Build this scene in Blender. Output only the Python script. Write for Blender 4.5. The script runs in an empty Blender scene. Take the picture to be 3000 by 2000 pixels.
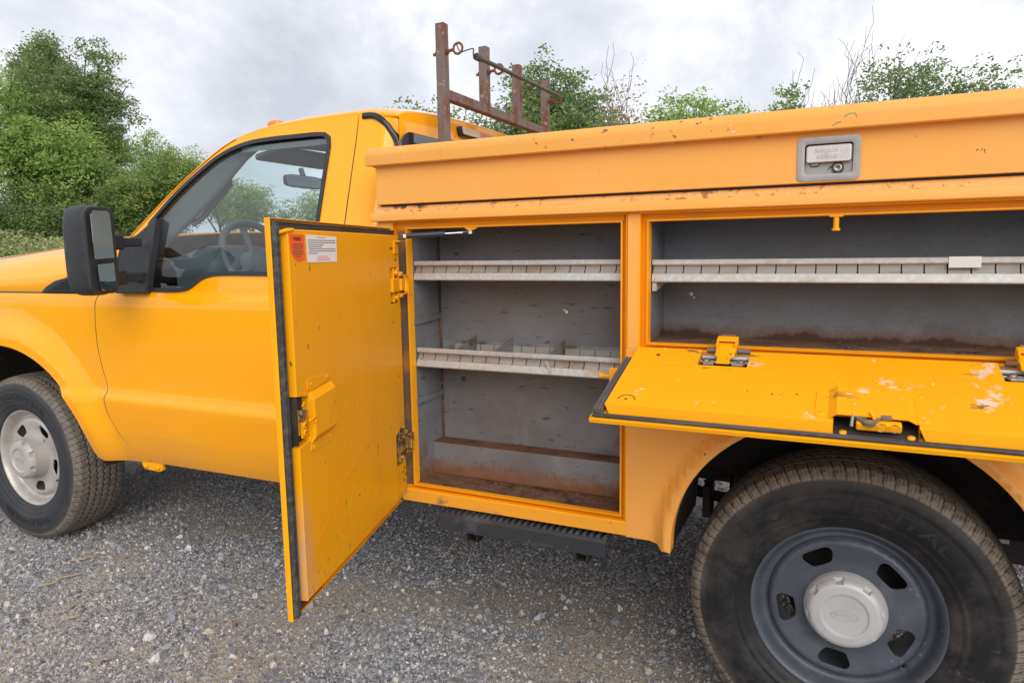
import bpy, bmesh, math, random
import numpy as np
from mathutils import Vector, Matrix
from mathutils.geometry import delaunay_2d_cdt
random.seed(7); rng = np.random.default_rng(11)
S = bpy.context.scene
COL = S.collection
# ------------------------------------------------------------------ camera, sky, sun, exposure
YAW, PIT, ROL = -.4426, .129, .0155
def cam_axes(a, b, c):
    f = Vector((math.sin(a)*math.cos(b), math.cos(a)*math.cos(b), -math.sin(b)))
    r = Vector((math.cos(a), -math.sin(a), 0)); d = f.cross(r)
    return r*math.cos(c)+d*math.sin(c), -r*math.sin(c)+d*math.cos(c), f
r_, d_, f_ = cam_axes(YAW, PIT, ROL)
cam = bpy.data.objects.new('camera', bpy.data.cameras.new('camera')); COL.objects.link(cam)
cam.matrix_world = Matrix(((r_.x, -d_.x, -f_.x, 0), (r_.y, -d_.y, -f_.y, -1.8723), (r_.z, -d_.z, -f_.z, 1.3616), (0, 0, 0, 1)))
cam.data.sensor_width = 36; cam.data.lens = 2046/3000*36; cam.data.clip_start = .05; cam.data.clip_end = 2000
S.camera = cam
S.render.engine = 'CYCLES'
S.view_settings.view_transform = 'Standard'; S.view_settings.look = 'None'
S.view_settings.exposure = 0.66; S.view_settings.gamma = 1; S.view_settings.use_curve_mapping = False
SUN_EL, SUN_AZ = math.radians(33), math.radians(142)      # azimuth clockwise from +Y
W = bpy.data.worlds.new('World'); S.world = W; W.use_nodes = True
nt = W.node_tree; nt.nodes.clear()
def N(t, typ, **kw):
    n = t.nodes.new(typ)
    for k, v in kw.items():
        if k == 'inp':
            for i, val in v.items(): n.inputs[i].default_value = val
        else: setattr(n, k, v)
    return n
sky = N(nt, 'ShaderNodeTexSky', sky_type='NISHITA', sun_disc=False, sun_elevation=SUN_EL, sun_rotation=SUN_AZ)
tc = N(nt, 'ShaderNodeTexCoord')
mp = N(nt, 'ShaderNodeMapping', inp={'Scale': (1.5, 1.5, 2.3), 'Rotation': (.25, .1, .6), 'Location': (.3, .1, .25)})
n1 = N(nt, 'ShaderNodeTexNoise', inp={'Scale': 1.35, 'Detail': 7, 'Roughness': .6, 'Distortion': .25})
cr = N(nt, 'ShaderNodeValToRGB')
e = cr.color_ramp; e.elements[0].position = .37; e.elements[0].color = (4.1, 4.3, 4.8, 1)
e.elements[1].position = .60; e.elements[1].color = (7.6, 7.65, 7.75, 1)
m_ = e.elements.new(.48); m_.color = (5.3, 5.45, 5.9, 1)
mx = N(nt, 'ShaderNodeMix', data_type='RGBA', inp={0: .97})
bg = N(nt, 'ShaderNodeBackground', inp={1: .1}); wo = N(nt, 'ShaderNodeOutputWorld')
L = nt.links.new
L(tc.outputs['Generated'], mp.inputs[0]); L(mp.outputs[0], n1.inputs[0]); L(n1.outputs[0], cr.inputs[0])
L(sky.outputs[0], mx.inputs[6]); L(cr.outputs[0], mx.inputs[7]); L(mx.outputs[2], bg.inputs[0]); L(bg.outputs[0], wo.inputs[0])
sl = bpy.data.lights.new('sun', 'SUN'); sl.energy = 1.5; sl.angle = math.radians(50); sl.color = (1, .96, .9)
so = bpy.data.objects.new('sun', sl); COL.objects.link(so)
sd = Vector((math.sin(SUN_AZ)*math.cos(SUN_EL), math.cos(SUN_AZ)*math.cos(SUN_EL), math.sin(SUN_EL)))
so.rotation_euler = sd.to_track_quat('Z', 'Y').to_euler(); so.location = sd*30

# ------------------------------------------------------------------ helpers
def tag(o, label=None, cat=None, group=None, kind=None):
    for k, v in (('label', label), ('category', cat), ('group', group), ('kind', kind)):
        if v: o[k] = v
    return o
def empty(name, loc=(0, 0, 0), **kw):
    o = bpy.data.objects.new(name, None); COL.objects.link(o); o.location = loc; o.empty_display_size = .1
    return tag(o, **kw)
def setparent(o, p):
    o.parent = p
    if p is not None:
        o.matrix_parent_inverse = Matrix.Identity(4)
class MB:
    """collects geometry, then links it as one mesh object"""
    def __init__(s): s.v = []; s.f = []; s.m = []; s.cm = 0; s.nrm = {}; s.sm = []
    def add(s, vs, fs, smooth=False):
        b = len(s.v); s.v += [tuple(p) for p in vs]
        for f in fs: s.f.append([i+b for i in f]); s.m.append(s.cm); s.sm.append(smooth)
        return b
    def box(s, x0, x1, y0, y1, z0, z1, M=None, bev=0):
        vs = [Vector((x, y, z)) for x in (x0, x1) for y in (y0, y1) for z in (z0, z1)]
        if M is not None: vs = [M @ p for p in vs]
        return s.add(vs, [(0, 1, 3, 2), (4, 6, 7, 5), (0, 4, 5, 1), (2, 3, 7, 6), (0, 2, 6, 4), (1, 5, 7, 3)])
    def extr(s, prof, x0, x1, smooth=False, caps=True, closed=True, rnd=0):
        """profile of (y,z) pairs swept along x"""
        n = len(prof); P = [Vector(p) for p in prof]
        def off(d):
            out = []
            for i in range(n):
                a = P[i-1]; b = P[i]; c = P[(i+1) % n]
                e1 = (b-a).normalized(); e2 = (c-b).normalized()
                nn = Vector((-(e1.y+e2.y), e1.x+e2.x))
                if nn.length < 1e-6: nn = Vector((-e1.y, e1.x))
                nn.normalize(); out.append(b+nn*d)
            return out
        area = sum(P[i-1].x*P[i].y-P[i].x*P[i-1].y for i in range(n))
        sg = 1 if area > 0 else -1
        secs = [(x0, 0), (x1, 0)]
        if rnd: secs = [(x0, rnd), (x0+rnd*.3, rnd*.3), (x0+rnd, 0), (x1-rnd, 0), (x1-rnd*.3, rnd*.3), (x1, rnd)]
        vs = []
        for x, d in secs: vs += [(x, p.x, p.y) for p in off(d*sg)]
        fs = []; k = n if closed else n-1
        for j in range(len(secs)-1):
            for i in range(k): fs.append((j*n+i, j*n+(i+1) % n, (j+1)*n+(i+1) % n, (j+1)*n+i))
        s.add(vs, fs, smooth)
        if caps and closed:
            s.add(vs[:n], [list(range(n))]); s.add(vs[-n:], [list(range(n))])
    def tube(s, pts, r, seg=8, smooth=True, caps=True):
        pts = [Vector(p) for p in pts]; rs = r if isinstance(r, (list, tuple)) else [r]*len(pts)
        vs = []; up = None
        for i, p in enumerate(pts):
            t = (pts[min(i+1, len(pts)-1)]-pts[max(i-1, 0)]).normalized()
            if up is None: up = Vector((0, 0, 1)) if abs(t.z) < .9 else Vector((1, 0, 0))
            a = t.cross(up).normalized(); b = a.cross(t).normalized(); up = b
            for k in range(seg):
                q = 2*math.pi*(k+.5)/seg; vs.append(p+(a*math.cos(q)+b*math.sin(q))*rs[i])
        fs = [(i*seg+k, i*seg+(k+1) % seg, (i+1)*seg+(k+1) % seg, (i+1)*seg+k) for i in range(len(pts)-1) for k in range(seg)]
        s.add(vs, fs, smooth)
        if caps: s.add(vs[:seg], [list(range(seg))]); s.add(vs[-seg:], [list(range(seg))])
    def lathe(s, prof, c=(0, 0, 0), seg=48, M=None, smooth=True):
        """profile of (radius, outward) about the y axis; outward is -y"""
        n = len(prof); vs = []
        for k in range(seg):
            q = 2*math.pi*k/seg
            for r, a in prof:
                p = Vector((c[0]+r*math.cos(q), c[1]-a, c[2]+r*math.sin(q)))
                vs.append(M @ p if M is not None else p)
        fs = [(k*n+i, k*n+i+1, ((k+1) % seg)*n+i+1, ((k+1) % seg)*n+i) for k in range(seg) for i in range(n-1)]
        s.add(vs, fs, smooth)
    def prism(s, poly, h0, h1, fn):
        """closed 2-D polygon between two heights, fn(u,v,h)->xyz"""
        n = len(poly); vs = [fn(u, v, h0) for u, v in poly]+[fn(u, v, h1) for u, v in poly]
        s.add(vs, [list(range(n)), list(range(2*n-1, n-1, -1))]+[(i, (i+1) % n, n+(i+1) % n, n+i) for i in range(n)])
    def build(s, name, mat, parent=None, M=None, bevel=0, seg=2, angle=40, auto=None):
        me = bpy.data.meshes.new(name)
        me.from_pydata([tuple(v) for v in s.v], [], s.f)
        for m in (mat if isinstance(mat, (list, tuple)) else [mat]): me.materials.append(m)
        me.polygons.foreach_set('material_index', s.m)
        me.polygons.foreach_set('use_smooth', s.sm)
        o = bpy.data.objects.new(name, me); COL.objects.link(o)
        bm = bmesh.new(); bm.from_mesh(me); bmesh.ops.recalc_face_normals(bm, faces=bm.faces)
        if auto:
            bmesh.ops.remove_doubles(bm, verts=bm.verts, dist=1e-5)
            for ed in bm.edges:
                if len(ed.link_faces) == 2 and ed.calc_face_angle(0) > math.radians(auto): ed.smooth = False
            for fc in bm.faces: fc.smooth = True
        bm.to_mesh(me); bm.free()
        if M is not None: o.matrix_local = M
        if parent is not None: o.parent = parent
        if bevel:
            b = o.modifiers.new('edge', 'BEVEL'); b.width = bevel; b.segments = seg; b.limit_method = 'ANGLE'; b.angle_limit = math.radians(angle)
        return o
def child(o, parent):
    o.parent = parent; return o
def catmull(pts, n=6, closed=False):
    P = [Vector(p) for p in pts]; out = []; m = len(P)
    rngi = range(m if closed else m-1)
    for i in rngi:
        p0 = P[(i-1) % m] if (closed or i > 0) else P[i]; p1 = P[i]; p2 = P[(i+1) % m]
        p3 = P[(i+2) % m] if (closed or i+2 < m) else P[(i+1) % m]
        for k in range(n):
            t = k/n
            out.append(.5*((2*p1)+(p2-p0)*t+(2*p0-5*p1+4*p2-p3)*t*t+(3*p1-p0-3*p2+p3)*t**3))
    if not closed: out.append(P[-1])
    return out
def rrect(x0, x1, z0, z1, r, n=4):
    o = []
    for cx, cz, a in ((x1-r, z1-r, 0), (x0+r, z1-r, 90), (x0+r, z0+r, 180), (x1-r, z0+r, 270)):
        for k in range(n+1):
            q = math.radians(a+90*k/n); o.append((cx+r*math.cos(q), cz+r*math.sin(q)))
    return o
def inpoly(px, pz, poly):
    c = np.zeros(len(px), bool); x = np.array([p[0] for p in poly]); z = np.array([p[1] for p in poly]); j = len(x)-1
    for i in range(len(x)):
        d = (z[i] > pz) != (z[j] > pz)
        with np.errstate(divide='ignore', invalid='ignore'):
            c ^= d & (px < (x[j]-x[i])*(pz-z[i])/(z[j]-z[i])+x[i])
        j = i
    return c
def dens(poly, step):
    out = []
    for i in range(len(poly)):
        a = Vector(poly[i][:2]); b = Vector(poly[(i+1) % len(poly)][:2]); k = max(1, int((b-a).length/step))
        for j in range(k): out.append(tuple(a+(b-a)*j/k))
    return out
def panel(name, outline, holes, Yf, mat, parent, step=.03, ret=.015, M=None, swap=None, sm=True, xs=None, zs=None):
    """sheet metal panel: outline in (x,z), surface y=Yf(x,z), edges folded inwards"""
    loops = [dens(outline, step)]+[dens(h, step) for h in holes]
    pts = []; edges = []
    for lp in loops:
        b = len(pts); pts += lp; edges += [(b+i, b+(i+1) % len(lp)) for i in range(len(lp))]
    bp = np.array(pts); nb = len(pts)
    gx = np.arange(bp[:, 0].min()+step*.5, bp[:, 0].max(), step) if xs is None else np.array(xs)
    gz = np.arange(bp[:, 1].min()+step*.5, bp[:, 1].max(), step) if zs is None else np.array(zs)
    X, Z = np.meshgrid(gx, gz); X = X.ravel(); Z = Z.ravel()
    ok = inpoly(X, Z, loops[0])
    for h in loops[1:]: ok &= ~inpoly(X, Z, h)
    X = X[ok]; Z = Z[ok]
    keep = np.ones(len(X), bool)
    for k in range(0, len(X), 2000):
        d = np.hypot(X[k:k+2000, None]-bp[:, 0], Z[k:k+2000, None]-bp[:, 1]).min(1); keep[k:k+2000] = d > step*.35
    allp = [Vector(p) for p in pts]+[Vector((a, b)) for a, b in zip(X[keep], Z[keep])]
    vo, eo, fo, vi, ei, fi = delaunay_2d_cdt(allp, edges, [], 0, 1e-6)
    V = np.array([(p.x, p.y) for p in vo]); F = [list(f) for f in fo]
    cen = np.array([V[f].mean(0) for f in F])
    ok = inpoly(cen[:, 0], cen[:, 1], loops[0])
    for h in loops[1:]: ok &= ~inpoly(cen[:, 0], cen[:, 1], h)
    F = [f for f, k in zip(F, ok) if k]
    yy = Yf(V[:, 0], V[:, 1])*np.ones(len(V)); h = 1e-3
    gxn = (Yf(V[:, 0]+h, V[:, 1])-Yf(V[:, 0]-h, V[:, 1]))/(2*h)*np.ones(len(V))
    gzn = (Yf(V[:, 0], V[:, 1]+h)-Yf(V[:, 0], V[:, 1]-h))/(2*h)*np.ones(len(V))
    Nn = np.c_[gxn, -np.ones(len(V)), gzn]; Nn /= np.linalg.norm(Nn, axis=1)[:, None]
    verts = [(a, b, c) for a, b, c in zip(V[:, 0], yy, V[:, 1])]
    # orient faces towards -y
    F2 = []
    for f in F:
        a, b, c = V[f[0]], V[f[1]], V[f[2]]
        ar = (b[0]-a[0])*(c[1]-a[1])-(b[1]-a[1])*(c[0]-a[0])
        F2.append(f if ar > 0 else f[::-1])
    nf = len(F2); n0 = len(verts); nrm = [tuple(x) for x in Nn]
    if ret:
        cnt = {}
        for f in F2:
            for i in range(3):
                k = (f[i], f[(i+1) % 3]); cnt[k] = cnt.get(k, 0)+1
        bd = [k for k in cnt if (k[1], k[0]) not in cnt]
        ring = {}
        for a, b in bd:
            dx = V[b][0]-V[a][0]; dz = V[b][1]-V[a][1]; l = math.hypot(dx, dz) or 1
            on = np.array((dz/l, -dx/l))
            for k in (a, b): ring[k] = ring.get(k, np.zeros(2))+on
        idx = {}
        for k, on in ring.items():
            on = on/(np.linalg.norm(on) or 1)
            p = verts[k]; e_ = .0015
            idx[k] = len(verts)
            verts += [(p[0], p[1], p[2]), (p[0]+on[0]*e_, p[1]+e_, p[2]+on[1]*e_), (p[0]+on[0]*e_, p[1]+ret, p[2]+on[1]*e_)]
            nrm += [nrm[k], (on[0], -.2, on[1]), (on[0], 0, on[1])]
        for a, b in bd:
            ia, ib = idx[a], idx[b]
            F2.append([ia, ia+1, ib+1, ib]); F2.append([ia+1, ia+2, ib+2, ib+1])
    me = bpy.data.meshes.new(name); me.from_pydata(verts, [], F2)
    if isinstance(mat, (list, tuple)):
        for m in mat: me.materials.append(m)
    else: me.materials.append(mat)
    me.polygons.foreach_set('use_smooth', [True]*len(F2))
    o = bpy.data.objects.new(name, me); COL.objects.link(o)
    if sm: me.normals_split_custom_set_from_vertices([tuple(n) for n in nrm])
    if parent is not None: o.parent = parent
    if M is not None: o.matrix_local = M
    return o
def gridmesh(name, fn, nu, nv, mat, parent, thick=0):
    vs = [fn(i/nu, j/nv) for i in range(nu+1) for j in range(nv+1)]
    b = MB(); b.add(vs, [(i*(nv+1)+j, (i+1)*(nv+1)+j, (i+1)*(nv+1)+j+1, i*(nv+1)+j+1) for i in range(nu) for j in range(nv)], True)
    o = b.build(name, mat, parent)
    if thick:
        m = o.modifiers.new('t', 'SOLIDIFY'); m.thickness = thick; m.offset = -1
    return o
def textmesh(body, size, ext=.0008, shear=0, bold=0):
    cu = bpy.data.curves.new('t', 'FONT'); cu.body = body; cu.size = size; cu.extrude = ext; cu.align_x = 'CENTER'; cu.align_y = 'CENTER'
    cu.shear = shear; cu.offset = bold; cu.resolution_u = 2
    o = bpy.data.objects.new('t', cu); COL.objects.link(o)
    dg = bpy.context.evaluated_depsgraph_get(); me = bpy.data.meshes.new_from_object(o.evaluated_get(dg))
    vs = [v.co.copy() for v in me.vertices]; fs = [list(p.vertices) for p in me.polygons]
    bpy.data.objects.remove(o); bpy.data.curves.remove(cu); bpy.data.meshes.remove(me)
    return vs, fs

# ------------------------------------------------------------------ materials
def mat(name, base, rough=.5, metal=0, coat=0, layers=(), bump=(), spec=.5, var=None, sheen=0, ior=None):
    m = bpy.data.materials.new(name); m.use_nodes = True; t = m.node_tree; t.nodes.clear(); L = t.links.new
    out = N(t, 'ShaderNodeOutputMaterial'); p = N(t, 'ShaderNodeBsdfPrincipled'); L(p.outputs[0], out.inputs[0])
    p.inputs['Metallic'].default_value = metal; p.inputs['Coat Weight'].default_value = coat; p.inputs['Coat Roughness'].default_value = .04
    p.inputs['Specular IOR Level'].default_value = spec
    tc = N(t, 'ShaderNodeTexCoord'); col = None; ro = None
    def noise(sc, vec=(1, 1, 1), det=4, r=.6, dist=0, loc=(0, 0, 0)):
        mp = N(t, 'ShaderNodeMapping', inp={'Scale': vec, 'Location': loc}); L(tc.outputs['Object'], mp.inputs[0])
        n = N(t, 'ShaderNodeTexNoise', inp={'Scale': sc, 'Detail': det, 'Roughness': r, 'Distortion': dist}); L(mp.outputs[0], n.inputs[0]); return n.outputs[0]
    def rmp(v, a, b, c=0., d=1.):
        k = N(t, 'ShaderNodeMapRange', inp={1: a, 2: b, 3: c, 4: d}); k.clamp = True; L(v, k.inputs[0]); return k.outputs[0]
    c0 = N(t, 'ShaderNodeRGB'); c0.outputs[0].default_value = (*base, 1); col = c0.outputs[0]
    r0 = N(t, 'ShaderNodeValue'); r0.outputs[0].default_value = rough; ro = r0.outputs[0]
    if var:                                         # (scale, amount): soft mottling of the base
        mxx = N(t, 'ShaderNodeMix', data_type='RGBA', blend_type='MULTIPLY', inp={0: 1.})
        k = rmp(noise(var[0], det=5), .3, .7, 1-var[1], 1+var[1]*.6)
        L(col, mxx.inputs[6]); L(k, mxx.inputs[7]); col = mxx.outputs[2]
    sep = None
    for ly in layers:
        f = rmp(noise(ly.get('scale', 5), ly.get('vec', (1, 1, 1)), ly.get('det', 5), ly.get('nr', .6), ly.get('dist', 0), ly.get('loc', (0, 0, 0))), ly.get('lo', .55), ly.get('hi', .6))
        for ax, a, b in ly.get('mask', ()):         # gradient masks on object axes: 0 at a, 1 at b
            if sep is None: sep = N(t, 'ShaderNodeSeparateXYZ'); L(tc.outputs['Object'], sep.inputs[0])
            g = rmp(sep.outputs['XYZ'.index(ax)], a, b)
            if ly.get('addmask'):
                ad = N(t, 'ShaderNodeMath', operation='ADD'); L(noise(ly.get('scale', 5), det=6), ad.inputs[0]); L(g, ad.inputs[1]); f = rmp(ad.outputs[0], ly.get('lo', .9), ly.get('hi', 1.1))
            else:
                mu = N(t, 'ShaderNodeMath', operation='MULTIPLY'); L(f, mu.inputs[0]); L(g, mu.inputs[1]); f = mu.outputs[0]
        if 'gate' in ly:                            # second, larger noise that gathers the marks in places
            gs, ga, gb = ly['gate']; g = rmp(noise(gs, det=2, loc=(3, 7, 1)), ga, gb)
            mu = N(t, 'ShaderNodeMath', operation='MULTIPLY'); L(f, mu.inputs[0]); L(g, mu.inputs[1]); f = mu.outputs[0]
        am = N(t, 'ShaderNodeMath', operation='MULTIPLY', inp={1: ly.get('amt', 1)}); L(f, am.inputs[0]); f = am.outputs[0]
        mm = N(t, 'ShaderNodeMix', data_type='RGBA', inp={7: (*ly['col'], 1)}); L(f, mm.inputs[0]); L(col, mm.inputs[6]); col = mm.outputs[2]
        if 'rough' in ly:
            mr = N(t, 'ShaderNodeMix', data_type='FLOAT', inp={3: ly['rough']}); L(f, mr.inputs[0]); L(ro, mr.inputs[2]); ro = mr.outputs[0]
    L(col, p.inputs['Base Color']); L(ro, p.inputs['Roughness'])
    if coat:
        L(ro, p.inputs['Roughness'])
    if bump:
        prev = None
        for sc, st, vec in bump:
            b = N(t, 'ShaderNodeBump', inp={'Strength': st, 'Distance': .01}); L(noise(sc, vec, 4), b.inputs['Height'])
            if prev is not None: L(prev, b.inputs['Normal'])
            prev = b.outputs[0]
        L(prev, p.inputs['Normal'])
    return m
YEL = (.93, .395, .002)
chipd = dict(scale=24, lo=.70, hi=.73, col=(.10, .035, .015), rough=.8, gate=(2.2, .45, .6), det=4)
M = {}
M['paint'] = mat('gloss_yellow_paint', (.99, .40, .0002), .24, coat=.7, spec=.15, layers=[dict(scale=3, lo=.4, hi=.9, col=(.80, .36, .03), amt=.2, rough=.4), dict(scale=2.2, mask=(('Z', .75, .4),), addmask=1, lo=.8, hi=1.7, col=(.45, .25, .1), rough=.6, amt=.45)], bump=((9, .012, (1, 1, 1)),))
M['faded'] = mat('chalky_faded_yellow_paint', (.84, .385, .072), .48, layers=[
    dict(scale=2.2, lo=.45, hi=.75, col=(.86, .37, .045), amt=.7), dict(scale=2.5, lo=.45, hi=.8, col=(.76, .37, .12), amt=.4, det=7),
    dict(scale=36, vec=(1, 1, 1), lo=.63, hi=.65, col=(.16, .06, .03), rough=.9, gate=(1.9, .48, .6), det=6, mask=(('Z', 1.625, 1.632),)), dict(scale=40, lo=.70, hi=.72, col=(.16, .06, .03), rough=.9), dict(scale=60, vec=(.35, 1, 1.4), lo=.67, hi=.69, col=(.8, .72, .62), rough=.8, gate=(3, .46, .6), mask=(('Z', 1.60, 1.64),)), dict(scale=20, lo=.45, hi=.7, col=(.5, .24, .08), amt=.4, mask=(('Z', .60, .545),), det=7)],
    bump=((40, .03, (1, 1, 1)), (3, .05, (1, 1, 1))), spec=.42, var=(1.2, .06))
M['rustyband'] = mat('rust_bubbled_yellow_paint', (.80, .40, .12), .6, layers=[
    dict(scale=26, lo=.575, hi=.61, col=(.17, .06, .025), rough=.9, gate=(1.6, .44, .58), det=6), dict(scale=60, lo=.61, hi=.64, col=(.33, .12, .04), rough=.9, gate=(2, .45, .6)),
    dict(scale=14, lo=.5, hi=.56, col=(.12, .05, .035), rough=.9, mask=(('X', -1.16, -1.2), ('Z', 1.493, 1.500)), det=6)], bump=((60, .5, (1, 1, 1)), (140, .3, (1, 1, 1))))
M['yellow'] = mat('inner_yellow_paint', YEL, .45, layers=[dict(scale=4, lo=.4, hi=.8, col=(.84, .33, .004), amt=.6),
    dict(scale=34, vec=(1, 1, .8), lo=.68, hi=.71, col=(.09, .05, .02), rough=.8, gate=(2.6, .5, .62)), dict(scale=9, lo=.62, hi=.75, col=(.45, .22, .05), rough=.7, amt=.5)], spec=.25)
M['frame'] = mat('door_frame_yellow_paint', (.90, .37, .005), .42, layers=[
    dict(scale=45, vec=(.12, 1, 3), lo=.62, hi=.68, col=(.12, .07, .03), rough=.8, amt=.7, gate=(1.8, .47, .6)), dict(scale=7, lo=.55, hi=.75, col=(.6, .3, .06), rough=.7, amt=.4)], spec=.25)
M['sill'] = mat('scuffed_yellow_sill_paint', (.86, .36, .02), .5, layers=[
    dict(scale=7, vec=(.6, 1, 1), lo=.46, hi=.60, col=(.36, .27, .2), rough=.8, mask=(('Y', .002, .008),), amt=.9, det=8), dict(scale=9, vec=(.5, 1, 1), lo=.53, hi=.62, col=(.22, .15, .12), rough=.8, mask=(('X', -.75, -1.15),), amt=.8, det=9), dict(scale=22, vec=(.3, 1, 1), lo=.60, hi=.65, col=(.14, .10, .09), rough=.8, gate=(3, .42, .58), det=8),
    dict(scale=34, lo=.68, hi=.72, col=(.3, .15, .1), rough=.8)])
M['doorin'] = mat('scratched_yellow_door_liner', (.94, .40, .0015), .4, layers=[
    dict(scale=2.4, lo=.4, hi=.8, col=(.88, .35, .002), amt=.6),
    dict(scale=3, mask=(('X', .28, -.02), ('Z', 1.15, .75)), addmask=1, lo=1.55, hi=2.1, col=(.33, .2, .05), rough=.7, amt=.0),
    dict(scale=34, vec=(1, 1, .45), lo=.61, hi=.66, col=(.16, .09, .02), rough=.8, gate=(3, .44, .6), mask=(('Z', 1.2, .7),), det=8, amt=.8), dict(scale=5, lo=.5, hi=.7, col=(.5, .24, .03), rough=.6, amt=.5, mask=(('X', .6, .1), ('Z', 1.2, .7)), det=8),
    dict(scale=44, vec=(1.4, 1, .5), lo=.67, hi=.69, col=(.1, .05, .03), rough=.8), dict(scale=38, vec=(1.2, 1, .35), lo=.71, hi=.73, col=(.85, .75, .55), rough=.7),
    dict(scale=6, lo=.48, hi=.62, col=(.20, .15, .11), rough=.75, amt=.75, mask=(('X', .16, .0), ('Z', 1.0, .75))),
    dict(scale=5, vec=(1, 1, .3), lo=.5, hi=.6, col=(.45, .35, .3), rough=.7, amt=.6, mask=(('X', .64, .72), ('Z', .85, .7)))], spec=.4)
M['flapin'] = mat('scuffed_yellow_flap_liner', (.95, .40, .001), .45, layers=[
    dict(scale=3, lo=.4, hi=.8, col=(.92, .36, .001), amt=.7),
    dict(scale=9, vec=(1.2, 1, 1), lo=.585, hi=.625, col=(.74, .56, .44), rough=.7, gate=(3.1, .50, .60), det=9, nr=.68),
    dict(scale=40, vec=(1, 1, .5), lo=.66, hi=.68, col=(.78, .62, .46), rough=.7, gate=(2, .45, .6)),
    dict(scale=55, vec=(.4, 1, 1), lo=.70, hi=.72, col=(.9, .8, .6), rough=.7), dict(scale=22, vec=(.5, 1, 1.2), lo=.62, hi=.66, col=(.12, .07, .03), rough=.8, gate=(3.4, .5, .62), det=7),
    dict(scale=15, vec=(.25, 1, 2), lo=.56, hi=.68, col=(.35, .2, .06), amt=.5, gate=(2, .55, .65))], spec=.4)
RUST = (.12, .045, .018)
M['grey'] = mat('stained_grey_steel_lining', (.18, .187, .208), .5, layers=[
    dict(scale=4, lo=.35, hi=.75, col=(.125, .118, .115), amt=.8, det=8), dict(scale=26, vec=(.3, .3, 1.4), lo=.60, hi=.76, col=(.06, .05, .048), rough=.7, gate=(4, .4, .65), det=10, amt=.7), dict(scale=7, lo=.5, hi=.7, col=(.22, .215, .215), amt=.35, det=9), dict(scale=3, vec=(1, 1, 2), lo=.5, hi=.72, col=(.10, .085, .075), amt=.5, det=9), dict(scale=130, vec=(.5, .5, 1), lo=.62, hi=.70, col=(.08, .07, .065), amt=.6),
    dict(scale=50, lo=.70, hi=.72, col=(.4, .38, .36), gate=(3, .5, .6)), dict(scale=60, vec=(.3, .3, 1.5), lo=.64, hi=.68, col=(.055, .05, .05)),
    dict(scale=6, vec=(1, 1, .25), lo=.55, hi=.62, col=(.22, .21, .21), amt=.5, gate=(2, .5, .6)),
    dict(scale=22, mask=(('Z', .74, .585),), addmask=1, lo=1.10, hi=1.42, col=RUST, rough=.9), dict(scale=90, mask=(('Z', .76, .60),), addmask=1, lo=1.12, hi=1.3, col=(.20, .085, .035), rough=.9, amt=.7), dict(scale=9, lo=.60, hi=.66, col=(.16, .07, .03), rough=.9, mask=(('Z', .9, .6),), amt=.8)], spec=.4)
M['grey2'] = mat('rust_stained_grey_steel_lining', (.155, .162, .182), .5, layers=[
    dict(scale=4, lo=.35, hi=.75, col=(.11, .10, .095), amt=.8, det=8), dict(scale=40, vec=(.3, .3, 1.5), lo=.58, hi=.74, col=(.06, .05, .048), rough=.7, gate=(3, .4, .65), det=10, amt=.7), dict(scale=7, lo=.5, hi=.7, col=(.2, .19, .185), amt=.35, det=9), dict(scale=3, vec=(1, 1, 2), lo=.5, hi=.72, col=(.09, .075, .065), amt=.5, det=9), dict(scale=150, vec=(.5, .5, 1), lo=.62, hi=.70, col=(.07, .06, .055), amt=.6),
    dict(scale=60, lo=.70, hi=.72, col=(.45, .42, .4), gate=(3, .55, .6)), dict(scale=9, mask=(('Z', 1.22, 1.10),), addmask=1, lo=1.12, hi=1.5, col=(.10, .045, .022), rough=.9, amt=.9), dict(scale=120, mask=(('Z', 1.20, 1.10),), addmask=1, lo=1.1, hi=1.35, col=(.16, .075, .03), rough=.9, amt=.5),
    dict(scale=9, mask=(('Z', 1.2, 1.10),), addmask=1, lo=1.3, hi=1.4, col=(.06, .03, .022), rough=.9)], spec=.4)
M['rust'] = mat('rusty_brown_steel_floor', (.12, .05, .022), .85, layers=[dict(scale=8, vec=(.5, 1, 1), lo=.45, hi=.65, col=(.17, .095, .055), det=8), dict(scale=14, lo=.5, hi=.65, col=(.05, .024, .015), det=8), dict(scale=50, lo=.68, hi=.7, col=(.4, .35, .3))], bump=((60, .3, (1, 1, 1)),))
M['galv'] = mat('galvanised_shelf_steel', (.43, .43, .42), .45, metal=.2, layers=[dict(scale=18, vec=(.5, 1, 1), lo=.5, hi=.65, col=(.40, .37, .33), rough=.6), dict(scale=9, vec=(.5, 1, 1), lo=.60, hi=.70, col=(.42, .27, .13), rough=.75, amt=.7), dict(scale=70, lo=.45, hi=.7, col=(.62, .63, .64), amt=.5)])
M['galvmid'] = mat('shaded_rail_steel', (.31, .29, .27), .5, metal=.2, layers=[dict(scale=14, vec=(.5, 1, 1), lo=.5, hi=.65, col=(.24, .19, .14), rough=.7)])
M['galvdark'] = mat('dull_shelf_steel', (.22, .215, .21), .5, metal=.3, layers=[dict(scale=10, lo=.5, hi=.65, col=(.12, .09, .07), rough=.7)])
M['rubber'] = mat('black_rubber_seal', (.035, .034, .036), .5, layers=[dict(scale=90, vec=(.05, 1, 1), lo=.45, hi=.7, col=(.12, .115, .11), amt=.8), dict(scale=90, vec=(1, 1, .05), lo=.5, hi=.7, col=(.10, .095, .09), amt=.6)])
M['rubbergrey'] = mat('dusty_rubber_seal', (.11, .10, .092), .7, layers=[dict(scale=60, vec=(1, 1, .1), lo=.45, hi=.7, col=(.19, .175, .155), amt=.8)])
M['black'] = mat('black_textured_plastic', (.022, .023, .028), .5, layers=[dict(scale=20, lo=.5, hi=.8, col=(.05, .05, .055), amt=.5)], bump=((250, .05, (1, 1, 1)),))
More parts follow.
